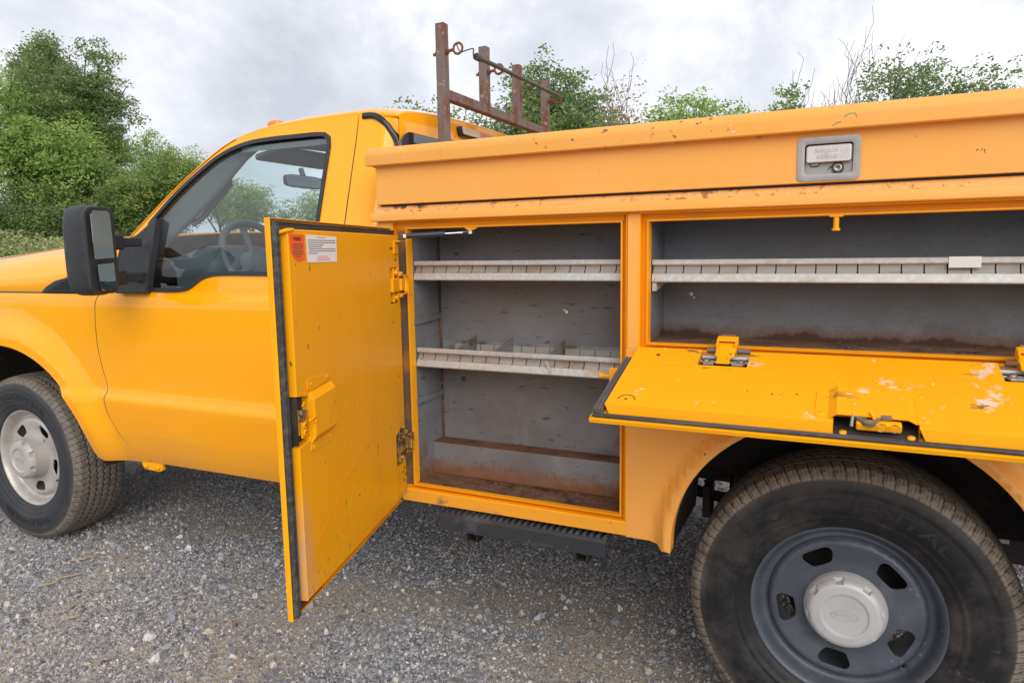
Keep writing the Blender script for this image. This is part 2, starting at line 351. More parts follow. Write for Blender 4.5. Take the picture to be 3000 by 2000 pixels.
M['blackgloss'] = mat('glossy_black_trim', (.015, .018, .025), .15)
M['dark'] = mat('dirty_dark_chassis_steel', (.022, .019, .017), .8, layers=[dict(scale=8, lo=.5, hi=.7, col=(.06, .045, .035))])
M['step'] = mat('worn_black_step_steel', (.03, .032, .04), .42, layers=[dict(scale=12, vec=(.6, 1, 1), lo=.52, hi=.7, col=(.13, .13, .14), rough=.6, amt=.7), dict(scale=80, lo=.7, hi=.72, col=(.5, .5, .5))])
M['rackrust'] = mat('rusted_rack_steel', (.17, .14, .13), .55, metal=.3, layers=[dict(scale=16, vec=(1, 1, .4), lo=.48, hi=.6, col=(.19, .075, .045), rough=.8), dict(scale=40, lo=.6, hi=.66, col=(.34, .25, .2), rough=.8)], bump=((60, .1, (1, 1, 1)),))

M['steel'] = mat('brushed_stainless_steel', (.42, .385, .365), .36, metal=.85, layers=[dict(scale=12, lo=.5, hi=.7, col=(.32, .30, .285), rough=.45)])
M['paddle'] = mat('satin_paddle_steel', (.52, .475, .45), .4, metal=.6, layers=[dict(scale=20, lo=.5, hi=.7, col=(.42, .39, .37), rough=.5)])
M['zinc'] = mat('zinc_latch_steel', (.30, .27, .22), .42, metal=.7, layers=[dict(scale=30, lo=.5, hi=.6, col=(.2, .14, .09), rough=.7)])
M['rimgrey'] = mat('dusty_blue_grey_rim_paint', (.062, .072, .092), .42, layers=[dict(scale=9, lo=.45, hi=.7, col=(.10, .115, .145), rough=.6, amt=.8, det=8), dict(scale=25, lo=.55, hi=.7, col=(.055, .05, .052), amt=.6), dict(scale=60, vec=(1, .2, 1), lo=.66, hi=.69, col=(.17, .16, .16), gate=(4, .5, .6)), dict(scale=90, lo=.72, hi=.73, col=(.5, .5, .5))])
M['rimsilver'] = mat('dusty_silver_rim_paint', (.52, .485, .455), .38, metal=.3, layers=[dict(scale=8, lo=.45, hi=.7, col=(.28, .25, .23), rough=.6, amt=.8), dict(scale=40, lo=.66, hi=.7, col=(.07, .06, .05))])
M['cap'] = mat('silver_plastic_hub_cap', (.50, .50, .505), .4, metal=.15, layers=[dict(scale=14, lo=.5, hi=.8, col=(.40, .38, .36), amt=.6, rough=.5)])
M['capdust'] = mat('dusty_hub_cap_plastic', (.45, .42, .40), .45, metal=.1, layers=[dict(scale=10, lo=.45, hi=.7, col=(.30, .27, .25), amt=.7)])
M['dash'] = mat('grey_dashboard_plastic', (.075, .085, .095), .6)
M['trimlt'] = mat('light_grey_cab_trim', (.12, .13, .14), .7)
M['seat'] = mat('grey_seat_vinyl', (.12, .125, .13), .6)
M['amber'] = mat('amber_lens', (.9, .22, .01), .2, coat=.5)
M['lens'] = mat('clouded_white_lens', (.62, .56, .42), .25, coat=.5)
M['lensred'] = mat('faded_red_lens', (.62, .27, .17), .25, coat=.5)
M['white'] = mat('white_sticker', (.82, .80, .78), .5, layers=[dict(scale=40, lo=.66, hi=.68, col=(.3, .28, .25), amt=.6)])
M['orange'] = mat('orange_sticker', (.95, .13, .01), .5, layers=[dict(scale=20, lo=.6, hi=.66, col=(.9, .3, .02))])
M['ink'] = mat('sticker_ink', (.10, .09, .10), .6)
M['redink'] = mat('red_sticker_ink', (.85, .22, .12), .6)
M['tape'] = mat('pale_label_tape', (.62, .60, .60), .5)
M['mirrorglass'] = mat('mirror_glass', (.34, .40, .41), .02, metal=1)
M['rearglass'] = mat('dark_rear_glass', (.02, .025, .03), .05, coat=1)
M['strutblack'] = mat('black_strut_paint', (.03, .035, .045), .25)
M['chrome'] = mat('polished_rod', (.75, .75, .78), .12, metal=1)
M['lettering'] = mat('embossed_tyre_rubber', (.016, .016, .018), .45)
def glassmat():
    m = bpy.data.materials.new('tinted_cab_glass'); m.use_nodes = True; t = m.node_tree; t.nodes.clear(); L = t.links.new
    o = N(t, 'ShaderNodeOutputMaterial'); tr = N(t, 'ShaderNodeBsdfTransparent', inp={0: (.86, .94, .94, 1)}); g = N(t, 'ShaderNodeBsdfGlossy', inp={1: .01})
    g.inputs[0].default_value = (.95, .97, 1, 1)
    lw = N(t, 'ShaderNodeLayerWeight', inp={0: .5}); pw = N(t, 'ShaderNodeMath', operation='POWER', inp={1: 4.2}); ma = N(t, 'ShaderNodeMath', operation='MULTIPLY_ADD', inp={1: .9, 2: .07}); ma.use_clamp = True; mxs = N(t, 'ShaderNodeMixShader')
    L(lw.outputs['Facing'], pw.inputs[0]); L(pw.outputs[0], ma.inputs[0]); L(ma.outputs[0], mxs.inputs[0]); L(tr.outputs[0], mxs.inputs[1]); L(g.outputs[0], mxs.inputs[2]); L(mxs.outputs[0], o.inputs[0]); return m
M['glass'] = glassmat()
def tyremat():
    m = mat('dusty_tyre_rubber', (.0105, .0105, .012), .55, spec=.35, layers=[
        dict(scale=6, vec=(1, .5, 1), lo=.46, hi=.66, col=(.065, .057, .052), rough=.85, amt=.75, det=9, nr=.7), dict(scale=26, vec=(1, .3, 1), lo=.6, hi=.7, col=(.11, .095, .085), rough=.9, amt=.5, gate=(5, .45, .6))], bump=((90, .06, (1, 1, 1)),))
    t = m.node_tree; L = t.links.new; p = [n for n in t.nodes if n.type == 'BSDF_PRINCIPLED'][0]
    src = p.inputs['Base Color'].links[0].from_socket
    at = N(t, 'ShaderNodeAttribute', attribute_name='dust'); mm = N(t, 'ShaderNodeMix', data_type='RGBA', inp={7: (.215, .18, .145, 1)})
    tc = N(t, 'ShaderNodeTexCoord'); nz = N(t, 'ShaderNodeTexNoise', inp={'Scale': 30, 'Detail': 5}); L(tc.outputs['Object'], nz.inputs[0])
    mr = N(t, 'ShaderNodeMapRange', inp={1: .3, 2: .6, 3: .55, 4: 1}); L(nz.outputs[0], mr.inputs[0])
    mu = N(t, 'ShaderNodeMath', operation='MULTIPLY'); L(at.outputs['Fac'], mu.inputs[0]); L(mr.outputs[0], mu.inputs[1])
    L(mu.outputs[0], mm.inputs[0]); L(src, mm.inputs[6]); L(mm.outputs[2], p.inputs['Base Color']); return m
M['tyre'] = tyremat()

# ------------------------------------------------------------------ ground
def terrain():
    xs = np.concatenate([np.linspace(-300, -8, 50), np.linspace(-7.5, 4, 90), np.linspace(4.6, 260, 40)])
    ys = np.concatenate([np.linspace(-60, -3, 12), np.linspace(-2.8, 5, 70), np.linspace(5.5, 400, 60)])
    X, Y = np.meshgrid(xs, ys, indexing='ij')
    Z = .012*np.sin(X*1.7+Y*.6)*np.sin(Y*1.3-X*.3)-.006+1.05*np.clip((-X-22)/34, 0, 1)**1.3
    V = np.c_[X.ravel(), Y.ravel(), Z.ravel()]; nx, ny = len(xs), len(ys)
    f = [(i*ny+j, (i+1)*ny+j, (i+1)*ny+j+1, i*ny+j+1) for i in range(nx-1) for j in range(ny-1)]
    me = bpy.data.meshes.new('ground'); me.from_pydata(V.tolist(), [], f); o = bpy.data.objects.new('ground', me); COL.objects.link(o)
    me.polygons.foreach_set('use_smooth', [True]*len(f))
    m = bpy.data.materials.new('gravel_ground'); m.use_nodes = True; t = m.node_tree; t.nodes.clear(); L = t.links.new
    out = N(t, 'ShaderNodeOutputMaterial'); p = N(t, 'ShaderNodeBsdfPrincipled', inp={'Roughness': .85}); L(p.outputs[0], out.inputs[0])
    tc = N(t, 'ShaderNodeTexCoord')
    v1 = N(t, 'ShaderNodeTexVoronoi', inp={'Scale': 70}); v2 = N(t, 'ShaderNodeTexVoronoi', inp={'Scale': 160})
    for v in (v1, v2): L(tc.outputs['Object'], v.inputs['Vector'])
    sp = N(t, 'ShaderNodeSeparateColor'); L(v1.outputs['Color'], sp.inputs[0])
    cr = N(t, 'ShaderNodeValToRGB'); L(sp.outputs[0], cr.inputs[0]); e = cr.color_ramp
    e.elements[0].color = (.11, .11, .118, 1); e.elements[1].color = (.40, .375, .35, 1); k = e.elements.new(.5); k.color = (.22, .215, .215, 1)
    nz = N(t, 'ShaderNodeTexNoise', inp={'Scale': 1.3, 'Detail': 6, 'Roughness': .65}); L(tc.outputs['Object'], nz.inputs[0])
    mr = N(t, 'ShaderNodeMapRange', inp={1: .46, 2: .56}); L(nz.outputs[0], mr.inputs[0])
    mm = N(t, 'ShaderNodeMix', data_type='RGBA', inp={7: (.36, .305, .25, 1)}); s2 = N(t, 'ShaderNodeSeparateColor'); L(v2.outputs['Color'], s2.inputs[0]); r2 = N(t, 'ShaderNodeValToRGB'); L(s2.outputs[1], r2.inputs[0]); r2.color_ramp.elements[0].color = (.20, .165, .135, 1); r2.color_ramp.elements[1].color = (.44, .39, .33, 1); L(r2.outputs[0], mm.inputs[7]); L(mr.outputs[0], mm.inputs[0]); L(cr.outputs[0], mm.inputs[6])
    # lawn beyond the lot
    sx = N(t, 'ShaderNodeSeparateXYZ'); L(tc.outputs['Object'], sx.inputs[0])
    g1 = N(t, 'ShaderNodeMapRange', inp={1: -9., 2: -10.}); L(sx.outputs[0], g1.inputs[0])
    g2 = N(t, 'ShaderNodeMapRange', inp={1: 14., 2: 15.}); L(sx.outputs[1], g2.inputs[0])
    gm = N(t, 'ShaderNodeMath', operation='MAXIMUM'); L(g1.outputs[0], gm.inputs[0]); L(g2.outputs[0], gm.inputs[1])
    gn = N(t, 'ShaderNodeTexNoise', inp={'Scale': .8, 'Detail': 8}); L(tc.outputs['Object'], gn.inputs[0])
    gr = N(t, 'ShaderNodeValToRGB'); L(gn.outputs[0], gr.inputs[0]); gr.color_ramp.elements[0].color = (.10, .16, .035, 1); gr.color_ramp.elements[1].color = (.20, .27, .07, 1)
    m3 = N(t, 'ShaderNodeMix', data_type='RGBA'); L(gm.outputs[0], m3.inputs[0]); L(mm.outputs[2], m3.inputs[6]); L(gr.outputs[0], m3.inputs[7]); L(m3.outputs[2], p.inputs[0])
    b1 = N(t, 'ShaderNodeBump', inp={'Strength': .25, 'Distance': .008}); b1.invert = True; L(v1.outputs['Distance'], b1.inputs['Height'])
    b2 = N(t, 'ShaderNodeBump', inp={'Strength': .5, 'Distance': .005}); nf2 = N(t, 'ShaderNodeTexNoise', inp={'Scale': 220, 'Detail': 4}); L(tc.outputs['Object'], nf2.inputs[0]); L(nf2.outputs[0], b2.inputs['Height']); L(b1.outputs[0], b2.inputs['Normal'])
    L(b2.outputs[0], p.inputs['Normal'])
    me.materials.append(m); tag(o, kind='structure')
    return o
ground = terrain()
def gravel():
    m = bpy.data.materials.new('gravel_stone'); m.use_nodes = True; t = m.node_tree; t.nodes.clear(); L = t.links.new
    out = N(t, 'ShaderNodeOutputMaterial'); p = N(t, 'ShaderNodeBsdfPrincipled', inp={'Roughness': .65}); L(p.outputs[0], out.inputs[0])
    oi = N(t, 'ShaderNodeObjectInfo'); cr = N(t, 'ShaderNodeValToRGB'); L(oi.outputs['Random'], cr.inputs[0]); e = cr.color_ramp
    e.elements[0].color = (.08, .08, .09, 1); e.elements[1].color = (.55, .52, .48, 1); e.elements[1].position = .995
    for ps, c in ((.25, (.145, .148, .165)), (.55, (.25, .257, .285)), (.8, (.32, .315, .32)), (.93, (.42, .37, .30)), (.97, (.46, .46, .50))):
        k = e.elements.new(ps); k.color = (*c, 1)
    tc = N(t, 'ShaderNodeTexCoord'); nz = N(t, 'ShaderNodeTexNoise', inp={'Scale': 2.5, 'Detail': 4}); L(tc.outputs['Object'], nz.inputs[0])
    mr = N(t, 'ShaderNodeMapRange', inp={1: .3, 2: .7, 3: .98, 4: 1.45}); L(nz.outputs[0], mr.inputs[0])
    mu = N(t, 'ShaderNodeMix', data_type='RGBA', blend_type='MULTIPLY', inp={0: 1.}); L(cr.outputs[0], mu.inputs[6]); L(mr.outputs[0], mu.inputs[7]); L(mu.outputs[2], p.inputs[0])
    def layer(name, rects, dens_, smin, smax, seed, mask=None):
        b = MB()
        for x0, x1, y0, y1 in rects:
            nx = max(1, int((x1-x0)/.25)); ny = max(1, int((y1-y0)/.25)); vs = []; fs = []
            for i in range(nx+1):
                for j in range(ny+1):
                    x = x0+(x1-x0)*i/nx; y = y0+(y1-y0)*j/ny; vs.append((x, y, .012*math.sin(x*1.7+y*.6)*math.sin(y*1.3-x*.3)-.006))
            fs = [(i*(ny+1)+j, (i+1)*(ny+1)+j, (i+1)*(ny+1)+j+1, i*(ny+1)+j+1) for i in range(nx) for j in range(ny)]
            b.add(vs, fs)
        o = b.build(name, m); tag(o, kind='stuff')
        ng = bpy.data.node_groups.new(name, 'GeometryNodeTree'); ng.interface.new_socket('Geometry', in_out='INPUT', socket_type='NodeSocketGeometry'); ng.interface.new_socket('Geometry', in_out='OUTPUT', socket_type='NodeSocketGeometry')
        gi = N(ng, 'NodeGroupInput'); go = N(ng, 'NodeGroupOutput'); L = ng.links.new
        dp = N(ng, 'GeometryNodeDistributePointsOnFaces', inp={'Density': dens_, 'Seed': seed}); L(gi.outputs[0], dp.inputs[0])
        if mask:
            pos = N(ng, 'GeometryNodeInputPosition'); nz = N(ng, 'ShaderNodeTexNoise', inp={'Scale': mask[0], 'Detail': 6, 'Roughness': .65}); L(pos.outputs[0], nz.inputs[0])
            mr = N(ng, 'ShaderNodeMapRange', inp={1: mask[1], 2: mask[2], 3: mask[3]*dens_, 4: dens_}); L(nz.outputs[0], mr.inputs[0]); L(mr.outputs[0], dp.inputs['Density'])
        join = N(ng, 'GeometryNodeGeometryToInstance')
        for k in range(5):
            ic = N(ng, 'GeometryNodeMeshIcoSphere', inp={'Radius': 1., 'Subdivisions': 2}); sp = N(ng, 'GeometryNodeSetPosition')
            ps = N(ng, 'GeometryNodeInputPosition'); nz = N(ng, 'ShaderNodeTexNoise', inp={'Scale': .9, 'Detail': 1}); nz.noise_dimensions = '4D'; nz.inputs['W'].default_value = k*3.7
            vm = N(ng, 'ShaderNodeVectorMath', operation='SUBTRACT'); vm.inputs[1].default_value = (.5, .5, .5); vs_ = N(ng, 'ShaderNodeVectorMath', operation='SCALE'); vs_.inputs['Scale'].default_value = 2.2
            L(ps.outputs[0], nz.inputs[0]); L(nz.outputs['Color'], vm.inputs[0]); L(vm.outputs[0], vs_.inputs[0]); L(ic.outputs[0], sp.inputs[0]); L(vs_.outputs[0], sp.inputs['Offset'])
            L(sp.outputs[0], join.inputs[0])
        ip = N(ng, 'GeometryNodeInstanceOnPoints'); ip.inputs['Pick Instance'].default_value = True
        rr = N(ng, 'FunctionNodeRandomValue', data_type='FLOAT_VECTOR', inp={0: (0, 0, 0), 1: (6.3, 6.3, 6.3)}); rr.inputs['Seed'].default_value = seed+5
        rs = N(ng, 'FunctionNodeRandomValue', data_type='FLOAT', inp={2: 0., 3: 1.}); rs.inputs['Seed'].default_value = seed+9
        pw = N(ng, 'ShaderNodeMath', operation='POWER', inp={1: 3.}); L(rs.outputs[1], pw.inputs[0])
        mr2 = N(ng, 'ShaderNodeMapRange', inp={1: 0, 2: 1, 3: smin, 4: smax}); L(pw.outputs[0], mr2.inputs[0])
        rv = N(ng, 'FunctionNodeRandomValue', data_type='FLOAT_VECTOR', inp={0: (.8, .55, .4), 1: (1.3, 1.0, .8)}); rv.inputs['Seed'].default_value = seed+2
        ml = N(ng, 'ShaderNodeVectorMath', operation='SCALE'); L(rv.outputs[0], ml.inputs[0]); L(mr2.outputs[0], ml.inputs['Scale'])
        L(dp.outputs[0], ip.inputs['Points']); L(join.outputs[0], ip.inputs['Instance']); L(rr.outputs[0], ip.inputs['Rotation']); L(ml.outputs[0], ip.inputs['Scale'])
        smt = N(ng, 'GeometryNodeSetMaterial'); smt.inputs['Material'].default_value = m; L(ip.outputs[0], smt.inputs[0]); L(smt.outputs[0], go.inputs[0])
        md = o.modifiers.new('scatter', 'NODES'); md.node_group = ng
        return o
    layer('gravel', [(-4.6, 1.4, -1.2, 1.6)], 14000, .0028, .0068, 1, (1.3, .57, .47, .15))
    layer('gravel', [(-4.6, 1.4, -1.2, 1.6)], 4200, .0042, .0105, 2, (1.3, .55, .46, .03))
    layer('gravel', [(-4.6, 1.4, -1.2, .6)], 160, .011, .022, 7, (1.3, .62, .5, .3))
    layer('gravel', [(-9, -4.6, -1.5, 6), (-4.6, 2.5, 1.6, 6)], 900, .009, .02, 3)
gravel()
def weeds(name, label, x0, x1, y0, y1, n, h, col):
    pass

def splinter(label, x, y, l, a, w=.006, th=.003, colr='wood'):
    b = MB(); c_, s_ = math.cos(a), math.sin(a); n = 5; vs = []
    for k in range(n+1):
        t = k/n-.5; ww = w*(1-.8*abs(2*t)**3)*(1+.2*math.sin(k*2.3)); cx = x+c_*l*t-s_*.004*math.sin(k*1.7); cy = y+s_*l*t+c_*.004*math.sin(k*1.7)
        for d, z in ((-ww, .012), (ww, .012), (ww, .012+th), (-ww, .012+th)): vs.append((cx-s_*d, cy+c_*d, z))
    b.add(vs, [(4*k+i, 4*k+(i+1) % 4, 4*k+4+(i+1) % 4, 4*k+4+i) for k in range(n) for i in range(4)]+[(0, 1, 2, 3), (4*n, 4*n+1, 4*n+2, 4*n+3)])
    o = b.build('wood_splinter', M[colr]); tag(o, label, 'splinter', 'pale wood splinters on the gravel'); return o
M['wood'] = mat('weathered_pale_wood', (.46, .37, .24), .8, layers=[dict(scale=30, lo=.5, hi=.6, col=(.35, .27, .17))])
splinter('longest pale wood splinter, on the gravel behind the front wheel', -3.059, 0.006, 0.103, 0.964)
splinter('thin tan splinter nearest the long one, below it', -2.942, -0.124, 0.087, 0.941)
splinter('thin broken splinter lying left of the other tan ones', -2.954, -0.210, 0.072, 0.944)
splinter('short white splinter lying alone near the left picture edge', -2.588, -0.338, 0.049, 0.887)
splinter('short wide wood chip left of the open door tip', -2.334, -0.062, 0.031, 0.876)
# ------------------------------------------------------------------ trees
def leafmat(name, c1, c2, c3):
    c1, c2, c3 = [(c[0]*2.3, c[1]*2.05, c[2]*2.7) for c in (c1, c2, c3)]
    m = bpy.data.materials.new(name); m.use_nodes = True; t = m.node_tree; t.nodes.clear(); L = t.links.new
    out = N(t, 'ShaderNodeOutputMaterial'); d = N(t, 'ShaderNodeBsdfPrincipled', inp={'Roughness': .5}); tr = N(t, 'ShaderNodeBsdfTranslucent'); mx = N(t, 'ShaderNodeMixShader', inp={0: .42})
    at = N(t, 'ShaderNodeAttribute', attribute_name='tone'); cr = N(t, 'ShaderNodeValToRGB'); L(at.outputs['Fac'], cr.inputs[0]); e = cr.color_ramp
    e.elements[0].color = (*c1, 1); e.elements[1].color = (*c3, 1); k = e.elements.new(.5); k.color = (*c2, 1)
    L(cr.outputs[0], d.inputs[0]); L(cr.outputs[0], tr.inputs[0]); L(d.outputs[0], mx.inputs[1]); L(tr.outputs[0], mx.inputs[2]); L(mx.outputs[0], out.inputs[0]); return m
LM = dict(light=leafmat('light_green_leaves', (.07, .13, .025), (.13, .21, .04), (.22, .30, .07)), dark=leafmat('dark_green_leaves', (.045, .085, .022), (.08, .13, .035), (.15, .19, .05)),
          mid=leafmat('mid_green_leaves', (.06, .11, .025), (.11, .17, .035), (.19, .24, .055)), bright=leafmat('bright_yellow_green_leaves', (.075, .14, .022), (.125, .21, .03), (.20, .29, .05)),
          brown=leafmat('browned_leaves', (.12, .08, .04), (.20, .13, .06), (.16, .20, .05)), weed=leafmat('pale_weeds', (.12, .17, .05), (.20, .25, .09), (.32, .34, .14)))
M['bark'] = mat('grey_brown_bark', (.09, .075, .06), .9, layers=[dict(scale=6, lo=.5, hi=.7, col=(.05, .04, .035))])
M['twig'] = mat('bare_grey_twig_bark', (.20, .18, .175), .9)
def leaves_mesh(name, C, size, mt, parent, tone, droop=.3):
    n = len(C); ax = rng.normal(size=(n, 3)); ax[:, 2] *= .7; ax /= np.linalg.norm(ax, axis=1)[:, None]
    b = rng.normal(size=(n, 3)); b -= (b*ax).sum(1)[:, None]*ax; b /= np.linalg.norm(b, axis=1)[:, None]
    s = size*rng.uniform(.6, 1.3, n)[:, None]
    V = np.empty((n, 4, 3)); V[:, 0] = C-ax*s; V[:, 1] = C+b*s*.42; V[:, 2] = C+ax*s; V[:, 3] = C-b*s*.42
    me = bpy.data.meshes.new(name); me.vertices.add(4*n); me.vertices.foreach_set('co', V.ravel())
    me.loops.add(4*n); me.loops.foreach_set('vertex_index', np.arange(4*n, dtype=np.int32)); me.polygons.add(n); me.polygons.foreach_set('loop_start', np.arange(0, 4*n, 4, dtype=np.int32))
    me.update(); a = me.attributes.new('tone', 'FLOAT', 'FACE'); a.data.foreach_set('value', np.clip(tone, 0, 1).astype(np.float32))
    me.materials.append(mt); o = bpy.data.objects.new(name, me); COL.objects.link(o)
    if parent is not None: o.parent = parent
    return o
def tree(label, base, h, w, mt, nleaf, leaf, cat='tree', group=None, low=.15, lobes=9, sparse=1.0, seed=1, bare=False, lean=(0, 0), name='tree', spread=.55, trunkr=.018, ztop=1.0):
    if base[0] < -36: base = (base[0], base[1], base[2]+1.0*min(1, (-base[0]-22)/34)**1.3)
    R = random.Random(seed); root = empty(name, base, label=label, cat=cat, group=group)
    tips = []; segs = []
    def grow(p, d, l, r, dep, maxd):
        pts = [p]; q = p.copy(); dd = d.copy(); k = 4
        for i in range(k):
            dd = (dd+Vector((R.gauss(0, .2 if bare else .13), R.gauss(0, .2 if bare else .13), R.gauss(.03, .1)))).normalized(); q = q+dd*l/k; pts.append(q.copy())
        segs.append((pts, [r*(1-.45*i/k) for i in range(k+1)], dep))
        if dep >= maxd: tips.append((q, dd)); tips.append((pts[2], dd)); return
        if dep == maxd-1 and not bare: tips.append((pts[3], dd)); tips.append((pts[4], dd)); tips.append((pts[2], dd))
        nb = R.choice((3, 4)) if dep == 0 else (R.choice((2, 2, 2, 3)) if bare else R.choice((2, 3, 3)))
        for i in range(nb+ (2 if dep == 0 else 0)):
            st = pts[-1] if i < nb-1 else pts[R.choice((2, 3))]
            a = Vector((R.gauss(0, 1), R.gauss(0, 1), R.gauss(.55 if bare else .15, .45))); a = (a-a.project(dd)*.8)
            nd = (dd*(1-spread*.5)+a.normalized()*spread*R.uniform(.7, 1.3)).normalized()
            grow(st, nd, l*R.uniform(.55, .8), r*.55, dep+1, maxd)
    H = Vector((lean[0], lean[1], 1)).normalized()
    grow(Vector((0, 0, 0)), H, h*(.34 if bare else .42), h*trunkr, 0, 4 if bare else (4 if group == gc else 3))
    nleaf = int(nleaf*1.4); leaf = leaf*(.86 if base[0] < -36 else 1.12)
    zmax = max(p.z for pts, _, _ in segs for p in pts); mxr = max(math.hypot(p.x-lean[0]*p.z, p.y) for pts, _, _ in segs for p in pts)
    fz = (h if bare else h*.93)/zmax; fx = w*.5/mxr
    def T(p): return Vector(((p.x-lean[0]*p.z)*fx+lean[0]*p.z*fz, p.y*fx, p.z*fz))
    b = MB()
    for pts, rr, dep in segs:
        b.tube([T(p) for p in pts], rr if not bare else [max(.011, r_*.7) for r_ in rr], seg=5 if dep < 2 else 3, caps=False)
    if bare:
        for q, dd in tips:
            for k in range(1):
                e1 = q+(dd+Vector((R.gauss(0, .5), R.gauss(0, .5), R.gauss(.2, .4)))).normalized()*h*.07; e2 = e1+(dd+Vector((R.gauss(0, .7), R.gauss(0, .7), R.gauss(.2, .4)))).normalized()*h*.06
                b.tube([T(q), T(e1), T(e2)], [.011, .009, .007], seg=3, caps=False)
    b.build('trunk', M['twig'] if bare else M['bark'], root)
    if nleaf:
        tp = np.array([tuple(T(q)) for q, _ in tips]); k = len(tp)
        # clumps round the tips, thrown out over an uneven crown
        nc = int(k*3.2) if not bare else k
        cc = tp[rng.integers(0, k, nc)]+rng.normal(size=(nc, 3))*np.array((w*.085, w*.085, h*.06))
        cc = cc[cc[:, 2] > h*low] if (cc[:, 2] > h*low).any() else cc
        if not bare and len(cc) > 30:
            dd_ = np.linalg.norm(cc[:, None]-cc[None], axis=2); cc = cc[(dd_ < w*.13).sum(1) > 5]
        ctone = rng.uniform(.15, .85, len(cc)); csz = rng.uniform(.5, 1.5, len(cc))
        i = rng.choice(len(cc), nleaf, p=csz/csz.sum()); s = (w*.055*sparse)*csz[i][:, None]
        off = rng.normal(size=(nleaf, 3)); off /= np.linalg.norm(off, axis=1)[:, None]; off *= rng.uniform(.2, 1, (nleaf, 1))**.6
        P_ = cc[i]+off*s*np.array((1.5, 1.5, .9)); tone = ctone[i]+rng.normal(0, .18, nleaf)
        leaves_mesh('crown', P_, leaf, mt, root, tone)
    return root
gl, gc = 'trees at the left edge of the lot', 'trees behind the truck bed'
tree('tall light green tree at the left edge of the picture', (-62.8, 33.5, 0), 16.2, 15, LM['light'], 32000, .17, group=gl, seed=3, low=.03)
tree('broad light green tree cut off by the left picture edge', (-69, 32, 0), 18, 17, LM['light'], 22000, .18, group=gl, seed=5, low=.04)
tree('tallest dark green tree with reddish leaves, left of the cab', (-63.5, 39.5, 0), 21.0, 13, LM['dark'], 24000, .17, group=gl, seed=8, low=.05)
tree('dark upright tree behind the two light green ones at far left', (-72.5, 41.2, 0), 22.6, 13, LM['dark'], 18000, .19, group=gl, seed=12, low=.1)
tree('middle-sized bright green tree leaning out above the side mirror', (-58.8, 38.5, 0), 13.2, 10, LM['mid'], 20000, .15, group=gl, seed=15, low=.0)
tree('small rounded tree just left of the windshield', (-53.1, 38.7, 0), 9.8, 9, LM['mid'], 15000, .14, group=gl, seed=21, low=.0)
tree('distant pale olive tree rising over the windshield base', (-74, 57.9, 0), 15.8, 14, LM['light'], 14000, .17, group=gl, seed=23, low=.0)
tree('dense shrub under the tall trees at far left', (-64, 35, -.3), 7.5, 16, LM['dark'], 18000, .16, cat='shrub', name='shrub', group='shrubs below the left trees', seed=31, low=.0)
tree('broad dark shrub behind the side mirror', (-57, 36.5, -.3), 7, 13, LM['dark'], 16000, .15, cat='shrub', name='shrub', group='shrubs below the left trees', seed=33, low=.0)
tree('olive shrub between the side mirror and the windshield', (-53.5, 40, -.3), 7.0, 10, LM['mid'], 12000, .15, cat='shrub', name='shrub', group='shrubs below the left trees', seed=34, low=.0)
tree('soft green tree seen through the windshield beside the pillar', (-48.3, 42.2, 0), 9.6, 9, LM['mid'], 10000, .14, group=gl, seed=41, low=.0)
tree('low tree seen through the middle of the windshield', (-52, 49, 0), 6.8, 10, LM['dark'], 8000, .14, group=gl, seed=43, low=.0)
tree('low tree seen through the windshield right of the mirror', (-44, 50, 0), 6.8, 12, LM['mid'], 9000, .14, group=gl, seed=44, low=.0)
tree('low tree seen through the cab window beside the door pillar', (-37.5, 48, 0), 8.4, 9, LM['dark'], 8000, .14, group=gl, seed=45, low=.0)
tree('airy green tree directly behind the ladder rack', (-10.6, 21.5, 0), 8.2, 6.8, LM['dark'], 26000, .07, group=gc, seed=152, low=.35, sparse=.8)
tree('low airy green tree left of the ladder rack', (-13.3, 20.7, 0), 6.9, 6.6, LM['dark'], 20000, .07, group=gc, seed=153, low=.4, sparse=.8)
tree('small bright yellow-green tree behind the right end of the rack', (-8.9, 20.2, 0), 5.9, 3.0, LM['bright'], 8000, .06, group=gc, seed=55, low=.4)
tree('tree with thin browned leaves right of the ladder rack', (-7.2, 24.6, 0), 7.7, 4.6, LM['brown'], 3800, .06, group=gc, seed=157, low=.4, sparse=.9)
tree('nearly bare tree between the rack and the browned tree', (-9.0, 23.9, 0), 7.8, 4.4, LM['brown'], 500, .06, group=gc, seed=59, bare=True, spread=.75)
tree('low bright green bush above the middle of the lid', (-4.5, 25.2, 0), 7.1, 4.6, LM['bright'], 9000, .07, group=gc, seed=61, low=.4)
tree('low green bush left of the bare branches', (-2.7, 25.4, 0), 7.0, 3.6, LM['mid'], 7000, .07, group=gc, seed=62, low=.4)
tree('bare forked tree with long thin branches above the lid', (-2.4, 26.5, 0), 7.8, 4.2, None, 0, .06, group=gc, seed=167, bare=True, lean=(.22, 0), spread=1.0)
tree('taller bare tree leaning right above the lid handle', (-1.6, 27.5, 0), 8.6, 5.0, None, 0, .06, group=gc, seed=169, bare=True, lean=(.28, 0), spread=1.0)
tree('dark green feathery tree near the right picture edge', (3.0, 28, 0), 8.6, 6.4, LM['dark'], 12000, .07, group=gc, seed=71, low=.4, sparse=.8)
tree('sparse thin tree at the right picture edge', (6.3, 30, 0), 7.6, 4.5, LM['dark'], 900, .07, group=gc, seed=73, bare=True, spread=.75)
def weedbank():
    n = 34000; X = rng.uniform(-76, -50, n); Y = 25+(X+70)*.35+rng.uniform(0, 5, n)**1.0; Z = .95+rng.uniform(0, 1, n)**1.3*(1.9+.7*np.sin(X*.9)*np.sin(X*.37+1))
    P_ = np.c_[X, Y, np.abs(Z)+.03]; o = leaves_mesh('weeds', P_, .13, LM['weed'], None, rng.uniform(0, 1, n)); tag(o, kind='stuff')
weedbank()

